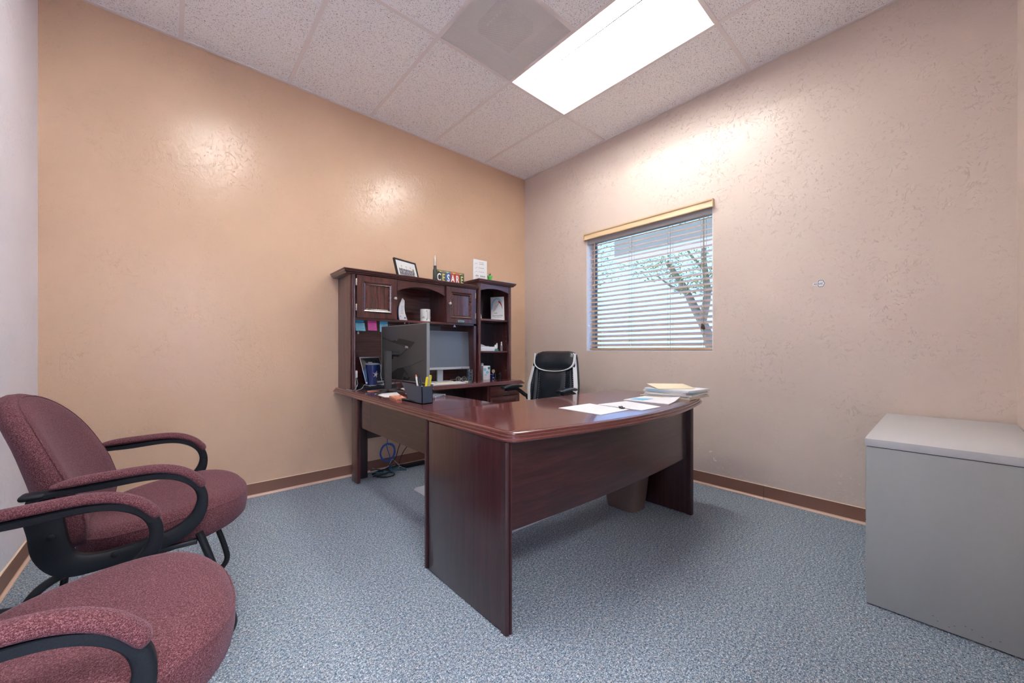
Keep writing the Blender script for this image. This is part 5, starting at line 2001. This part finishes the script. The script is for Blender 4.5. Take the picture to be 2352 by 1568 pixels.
# ---- on top of the tower
KT = ZT + .0366
t = thing('standing_sign', 'tall white card sign with small grey print on the shelf tower', 'sign', (-.83, -.21, KT))
bm = B(); box(bm, -.915, -.749, -.242, -.236, KT, KT + .200)
bd = obj('board', bm, 'paper', t)
bm = B(); box(bm, -.863, -.803, -.236, -.170, KT, KT + .004)
obj('foot', bm, 'paper', t)
bm = B()
for z, spans in ((.176, ((-.800, -.784), (-.780, -.745))), (.160, ((-.800, -.742),)), (.122, ((-.806, -.792), (-.788, -.770), (-.766, -.742))), (.084, ((-.806, -.790), (-.785, -.765), (-.760, -.742)))):
    for a, b in [(p - .043, q - .043) for p, q in spans]:
        n = max(2, int((b - a) / .006))
        for k in range(n):
            xx = a + (b - a) * k / n
            box(bm, xx, xx + .0038, -.2426, -.2420, KT + z - .003, KT + z + .002 + .0012 * (k % 2))
for k in range(15):
    xx = -.888 + .0078 * k
    if k in (5, 6): continue
    box(bm, xx, xx + .0052, -.2426, -.2420, KT + .036, KT + .046 + .003 * (k % 3))
box(bm, -.888, -.773, -.2428, -.2422, KT + .026, KT + .028)
for k in range(3):
    z = KT + .160 - .041 * k
    tube(bm, [(-.895, -.2426, z - .006), (-.885, -.2426, z + .003 - .006 * (k % 2)), (-.876, -.2426, z - .003 + .004 * k), (-.865, -.2426, z + .006)], .0011, 5)
obj('print', bm, 'ink_grey', bd)
t = thing('mini_planter', 'tiny bright green pot with a dark plant beside the white sign', 'plant', (-.763, -.305, KT))
bm = B(); lathe(bm, [(0, 0), (.017, 0), (.024, .030), (.026, .032), (.026, .044), (.022, .044), (.020, .030), (0, .026)], (-.763, -.305, KT), 18)
obj('pot', bm, 'green', t)
bm = B()
rr = random.Random(3)
for k in range(16):
    a = rr.random() * 2 * PI; l_ = .022 + .018 * rr.random()
    b0 = Vector((-.763, -.305, KT + .038)); tip = b0 + Vector((math.cos(a) * .018, math.sin(a) * .018, l_))
    s_ = Vector((-math.sin(a), math.cos(a), 0)) * .003
    vs = [bm.verts.new(p) for p in (b0 - s_, b0 + s_, tip)]; bm.faces.new(vs)
obj('leaves', bm, 'plate_green', t)
bm = B(); box(bm, -.600, -.452, -.325, -.200, KT, KT + .006, .001)
solo('teal_folder', bm, 'note_blue', 'thin pale teal folder lying on the right end of the shelf tower', 'folder')

# ---- cables and charger on the credenza
def cable(name, pts, r, mat, label, closed=False, n=6, cat='cable'):
    bm = B(); tube(bm, cat_rom(pts, 6, closed), r, n, closed)
    return solo(name, bm, mat, label, cat, smooth=R(80))
bm = B(); box(bm, -2.052, -2.030, -.292, -.262, ST + .088, ST + .142, .004)
box(bm, -2.046, -2.036, -.262, -.245, ST + .10, ST + .13, .002)
tube(bm, [(-2.041, -.277, ST + .088), (-2.041, -.280, ST)], .003, 6)
solo('wall_charger', bm, 'white_plastic', 'white charger block beside the left post of the hutch', 'charger')
bm = B()
cushion(bm, superell(.030, .028, 2.2, 16), [(.001, 0), (1, 0), (1, .06), (.8, .085), (.001, .09)], lambda a, b, w_: (-1.990 + a, -.095 + b, ST + w_))
solo('black_speaker', bm, 'black_plastic', 'small black speaker in the left corner of the hutch', 'speaker', smooth=R(60))
c0 = ST + .0022
cable('charging_cable', [(-2.041, -.300, ST + .085), (-2.045, -.330, ST + .04), (-2.075, -.345, c0), (-2.095, -.33, c0), (-2.10, -.25, c0)], .0016, 'cable_grey', 'grey charging cable hanging from the white charger block')
cable('charging_cable', [(-2.10, -.20, c0), (-2.085, -.36, c0), (-2.02, -.43, c0), (-1.93, -.42, c0), (-1.84, -.41, c0 + .002), (-1.78, -.40, c0)], .0019, 'cable_black', 'thin black cable running along the left edge of the credenza top')
cable('charging_cable', [(-2.09, -.42, c0), (-2.04, -.40, c0 + .012), (-2.01, -.37, c0 + .035), (-1.985, -.392, c0 + .028), (-1.975, -.402, c0 + .022)], .0017, 'cable_grey', 'grey cable arching up behind the blue tumbler')
cable('charging_cable', [(-1.905, -.545, c0), (-1.885, -.60, c0 + .03), (-1.875, -.640, .85), (-1.868, -.645, .90)], .0022, 'cable_black', 'black cable rising to the back of the black monitor')
cable('charging_cable', [(-1.93, -.70, c0 + .004), (-1.90, -.745, c0 + .04), (-1.885, -.755, .85), (-1.870, -.74, .875)], .0026, 'cable_black', 'thicker black cable looping below the port bay of the black monitor')

# ================================================================== PAPERS ON THE DESK
sheet('desk_paper', [(-1.600, -1.935), (-1.613, -2.204), (-1.379, -2.207), (-1.349, -1.942)], ST, .0012, ['paper', 'ink_grey'], 'white page with a paper clip, leftmost on the bow-front desk', 'paper', 9)
bm = B(); tube(bm, cat_rom([(-1.395, -2.185, ST + .004), (-1.375, -2.165, ST + .012), (-1.362, -2.140, ST + .004), (-1.378, -2.150, ST + .010), (-1.392, -2.172, ST + .003)], 5), .0022, 6)
box(bm, -1.386, -1.366, -2.176, -2.156, ST + .0015, ST + .007)
solo('binder_clip', bm, 'cable_black', 'dark binder clip on the corner of the leftmost desk page', 'clip')
sheet('desk_paper', [(-1.342, -1.992), (-1.355, -2.262), (-1.160, -2.262), (-1.104, -2.020)], ST, .0008, ['paper', 'ink_grey'], 'white printed page lying second from left on the desk', 'paper', 8)
sheet('desk_folder', [(-1.075, -1.985), (-1.065, -2.258), (-.800, -2.200), (-.815, -1.975)], ST, .004, ['paper', 'ink_grey'], 'wide white folder with a curled corner in front of the paper stack', 'folder', 4, .014)
sheet('blue_leaflet', [(-1.035, -2.005), (-1.030, -2.085), (-.920, -2.090), (-.965, -2.000)], ST + .0045, .0015, ['paper_blue', 'ink'], 'light blue leaflet lying on the wide white folder', 'leaflet')
# tall stack: many sheets and folders, each its own
zs_ = ST
rr = random.Random(11)
stack = [('paper_cream', .004, 'lowest cream folder of the stack, its edge hanging over the desk'), ('paper', .005, 'white bundle lying directly on the cream folder at the stack bottom'), ('ink_grey', .0016, 'thin dark grey folder low in the paper stack'),
         ('paper', .006, 'white bundle just above the thin dark grey folder'), ('paper_cream', .0020, 'thin cream folder in the middle of the paper stack'), ('paper', .006, 'white bundle resting on the thin cream middle folder'),
         ('note_blue', .0012, 'thin blue sheet near the top of the paper stack'), ('paper', .004, 'thin white bundle directly above the blue sheet'), ('paper', .0035, 'topmost white bundle right under the manila envelope')]
for k, (m_, th_, lb) in enumerate(stack):
    th_ *= 1.5
    a = R(-6 + 12 * rr.random()); cx_, cy_ = -.648 + .020 * (rr.random() - .5), -2.098 + .020 * (rr.random() - .5)
    hw, hh_ = (.130, .148) if k else (.140, .162)
    q = []
    for sx_, sy_ in ((-1, -1), (1, -1), (1, 1), (-1, 1)):
        q.append((cx_ + sx_ * hw * math.cos(a) - sy_ * hh_ * math.sin(a), cy_ + sx_ * hw * math.sin(a) + sy_ * hh_ * math.cos(a)))
    sheet('paper_bundle', q, zs_, th_, [m_, 'ink_grey'], lb, 'paper', 0, 0, 'bundles of the paper stack on the desk')
    zs_ += th_ + .0004
bm = B()
a, w_, h_ = R(-38), .125, .088
pts = []
for x, y, z in ((-w_, -h_, .0), (w_ - .02, -h_, .0), (w_, -h_ + .02, .0), (w_, h_, .016), (-w_, h_, .018)):
    pts.append((-.660 + x * math.cos(a) - y * math.sin(a), -2.075 + x * math.sin(a) + y * math.cos(a), zs_ + .001 + z))
skin(bm, [pts, [(x, y, z + .0015) for x, y, z in pts]])
solo('manila_envelope', bm, 'paper_cream', 'cream manila envelope lying on top of the paper stack', 'envelope')

# ================================================================== CABLES UNDER THE DESK
fz = .008
coil = []
for k in range(85):
    a = 2 * PI * k / 16 + .3
    q = .064 + .006 * math.sin(k * .37) + .003 * math.sin(k * .11 + 1)
    coil.append((-1.680 + q * math.cos(a), -.034 - .010 * (1 + math.sin(k * .23)), .150 + (q + .008) * math.sin(a)))
coil += [(-1.66, -.06, .06), (-1.70, -.10, .016), (-1.72, -.14, fz)]
cable('network_cable_coil', coil, .0034, 'cable_blue', 'coiled blue network cable hanging under the credenza', cat='cable')
tang = [
    ('thick black power cable sweeping right along the baseboard', [(-1.84, -.10, fz), (-1.75, -.06, fz), (-1.62, -.05, fz + .01), (-1.48, -.045, fz + .004), (-1.30, -.06, fz)], .0085, 'cable_black'),
    ('black cable looping furthest forward on the carpet under the credenza', [(-1.84, -.19, fz), (-1.80, -.235, fz), (-1.73, -.245, fz), (-1.70, -.205, fz + .004), (-1.74, -.16, fz + .01), (-1.80, -.15, fz)], .0055, 'cable_black'),
    ('teal-black flex lying in the middle of the cable tangle', [(-1.83, -.13, fz + .02), (-1.78, -.17, fz + .012), (-1.70, -.15, fz + .015), (-1.62, -.15, fz + .012), (-1.56, -.17, fz)], .0068, 'cable_teal'),
    ('thin grey cable crossing over the cable tangle', [(-1.84, -.09, .055), (-1.78, -.11, .03), (-1.70, -.10, .05), (-1.66, -.07, .09), (-1.62, -.06, .06), (-1.60, -.10, .025), (-1.65, -.14, .02)], .0028, 'cable_grey'),
    ('black cord hanging from the credenza beside the blue coil', [(-1.52, -.075, .44), (-1.55, -.075, .30), (-1.60, -.075, .18), (-1.63, -.08, .10), (-1.70, -.10, .05)], .0036, 'cable_black'),
    ('second black cord slanting down right of the blue coil', [(-1.44, -.072, .40), (-1.48, -.072, .24), (-1.56, -.075, .13), (-1.60, -.085, .05)], .0034, 'cable_black'),
    ('blue-grey cable rising from the top of the blue coil', [(-1.69, -.072, .42), (-1.695, -.068, .30), (-1.690, -.050, .24), (-1.685, -.042, .232)], .0034, 'cable_blue'),
    ('thin teal cable dropping onto the carpet at the front of the tangle', [(-1.69, -.12, .06), (-1.705, -.17, .035), (-1.71, -.21, .012), (-1.715, -.235, fz)], .0028, 'cable_teal'),
    ('short black cable curling near the leg panel', [(-1.86, -.10, .04), (-1.81, -.12, .045), (-1.77, -.14, .03), (-1.80, -.17, .018), (-1.85, -.16, .012)], .0048, 'cable_black'),
    ('fat black adapter cable coiled at the left of the tangle', [(-1.86, -.16, fz), (-1.82, -.20, fz + .012), (-1.76, -.20, fz + .016), (-1.72, -.17, fz + .02), (-1.76, -.13, fz + .028), (-1.82, -.13, fz + .022)], .0062, 'cable_black'),
    ('black cable arching over the right half of the tangle', [(-1.74, -.11, .03), (-1.69, -.13, .055), (-1.64, -.11, .05), (-1.60, -.13, .02), (-1.55, -.13, fz + .002)], .0042, 'cable_black'),
    ('pale grey thin cable looping on the carpet right of the tangle', [(-1.66, -.16, fz), (-1.61, -.20, fz), (-1.57, -.19, fz), (-1.58, -.15, fz + .01), (-1.63, -.14, .04)], .0022, 'cable_grey'),
]
for lb, pts, r_, m_ in tang:
    cable('loose_cable', pts, r_, m_, lb)
bm = B(); box(bm, -1.58, -1.36, -.125, -.080, .0045, .034, .006)
solo('power_strip', bm, 'black_plastic', 'black power strip half buried in the cable tangle', 'power strip')

# ================================================================== OUTSIDE THE WINDOW
bm = B(); box(bm, .125, 40, -25, 30, -.25, -.15)
struct('floor_outside', bm, 'ground')
bm = B(); box(bm, 2.90, 3.20, -2.6, .70, 2.72, 3.00, .0)
t = thing('porch_beam', 'grey stucco beam of a porch roof outside the window', 'beam', (3.05, -.95, 2.72))
obj('beam', bm, 'stucco', t)
bm = B(); box(bm, 2.88, 3.22, -2.6, .72, 2.66, 2.72)
obj('beam_trim', bm, 'soffit', t, label='paler lower trim')
bm = B(); box(bm, 2.95, 3.15, -2.6, -2.4, -.16, 2.66)
obj('porch_post', bm, 'stucco', t)
# tree
def leafy(name, label, base, limbs, crowns, nleaf, seed, lsz=.055):
    t = thing(name, label, 'tree', base)
    bm = B()
    for pts, r0, r1 in limbs:
        P_ = cat_rom(pts, 5); m_ = len(P_)
        tube(bm, P_, [r0 + (r1 - r0) * i / (m_ - 1) for i in range(m_)], 9)
    obj('trunk', bm, 'bark', t, smooth=R(80))
    rr = random.Random(seed)
    bm = B()
    for (cx, cy, cz, rx, ry, rz) in crowns:
        for k in range(nleaf):
            while True:
                p = Vector((rr.uniform(-1, 1), rr.uniform(-1, 1), rr.uniform(-1, 1)))
                if p.length < 1: break
            p = Vector((cx + p.x * rx, cy + p.y * ry, cz + p.z * rz))
            a = Vector((rr.uniform(-1, 1), rr.uniform(-1, 1), rr.uniform(-1, 1))).normalized() * lsz * rr.uniform(.5, 1.2)
            b_ = a.orthogonal().normalized() * lsz * .28
            vs = [bm.verts.new(q) for q in (p - a, p - b_, p + a, p + b_)]
            bm.faces.new(vs)
    o = obj('foliage', bm, 'leaf', t)
    o['kind'] = 'stuff'
    return t
TXX = 5.2
leafy('tree', 'slanting grey-barked tree with sparse green leaves outside the window', (TXX, -.30, -.15),
      [([(TXX, -.30, -.15), (TXX, -.15, .7), (TXX, .0, 1.4), (TXX, .28, 2.0), (TXX, .50, 2.45), (TXX, .85, 3.0)], .13, .05),
       ([(TXX, .10, 1.62), (TXX - .1, -.05, 2.2), (TXX - .15, .0, 2.9), (TXX, .05, 3.6)], .09, .03),
       ([(TXX, .40, 2.25), (TXX, .75, 2.45), (TXX, 1.1, 2.75)], .04, .012),
       ([(TXX, .02, 2.7), (TXX, .35, 3.1), (TXX, .55, 3.6)], .035, .012),
       ([(TXX - .1, -.05, 2.2), (TXX, -.45, 2.6), (TXX, -.8, 3.1)], .045, .012)],
      [(TXX, .35, 3.05, .9, .95, .55), (TXX, -.55, 2.85, .9, .8, .85), (TXX, 1.15, 2.95, .7, .55, .35), (TXX, .35, 3.7, 1.0, 1.2, .5), (TXX, .20, 2.5, .6, .6, .3)], 620, 4)
leafy('tree', 'distant green tree showing at the upper left corner of the window', (12, 8.3, -.15),
      [([(12, 8.3, -.15), (12, 8.2, 2.0), (12, 7.8, 4.4)], .12, .04)], [(12, 7.5, 5.3, 1.2, 1.5, 1.2)], 800, 8, .10)
for k, (x, y, s) in enumerate(((7.5, 3.9, .30), (7.2, 1.9, .25), (6.6, .2, .28), (6.8, -.9, .24))):
    bm = B()
    rr = random.Random(20 + k)
    for j in range(260):
        p = Vector((rr.gauss(0, 1), rr.gauss(0, 1), abs(rr.gauss(0, 1)))) * s * .55
        q = Vector((x, y, -.15)) + p
        a = Vector((rr.uniform(-1, 1), rr.uniform(-1, 1), rr.uniform(0, 1))).normalized() * .05
        b_ = a.orthogonal().normalized() * .012
        vs = [bm.verts.new(w) for w in (q - a, q - b_, q + a, q + b_)]; bm.faces.new(vs)
    names = ['low green shrub furthest left beyond the window', 'low green shrub left of the tree outside', 'low green shrub just behind the tree trunk outside', 'low green shrub right of the tree trunk outside']
    solo('shrub', bm, 'leaf', names[k], 'shrub')
bm = B(); box(bm, 9.0, 9.2, -8, 9.0, -.15, 1.10)
struct('wall_outside', bm, 'ground')
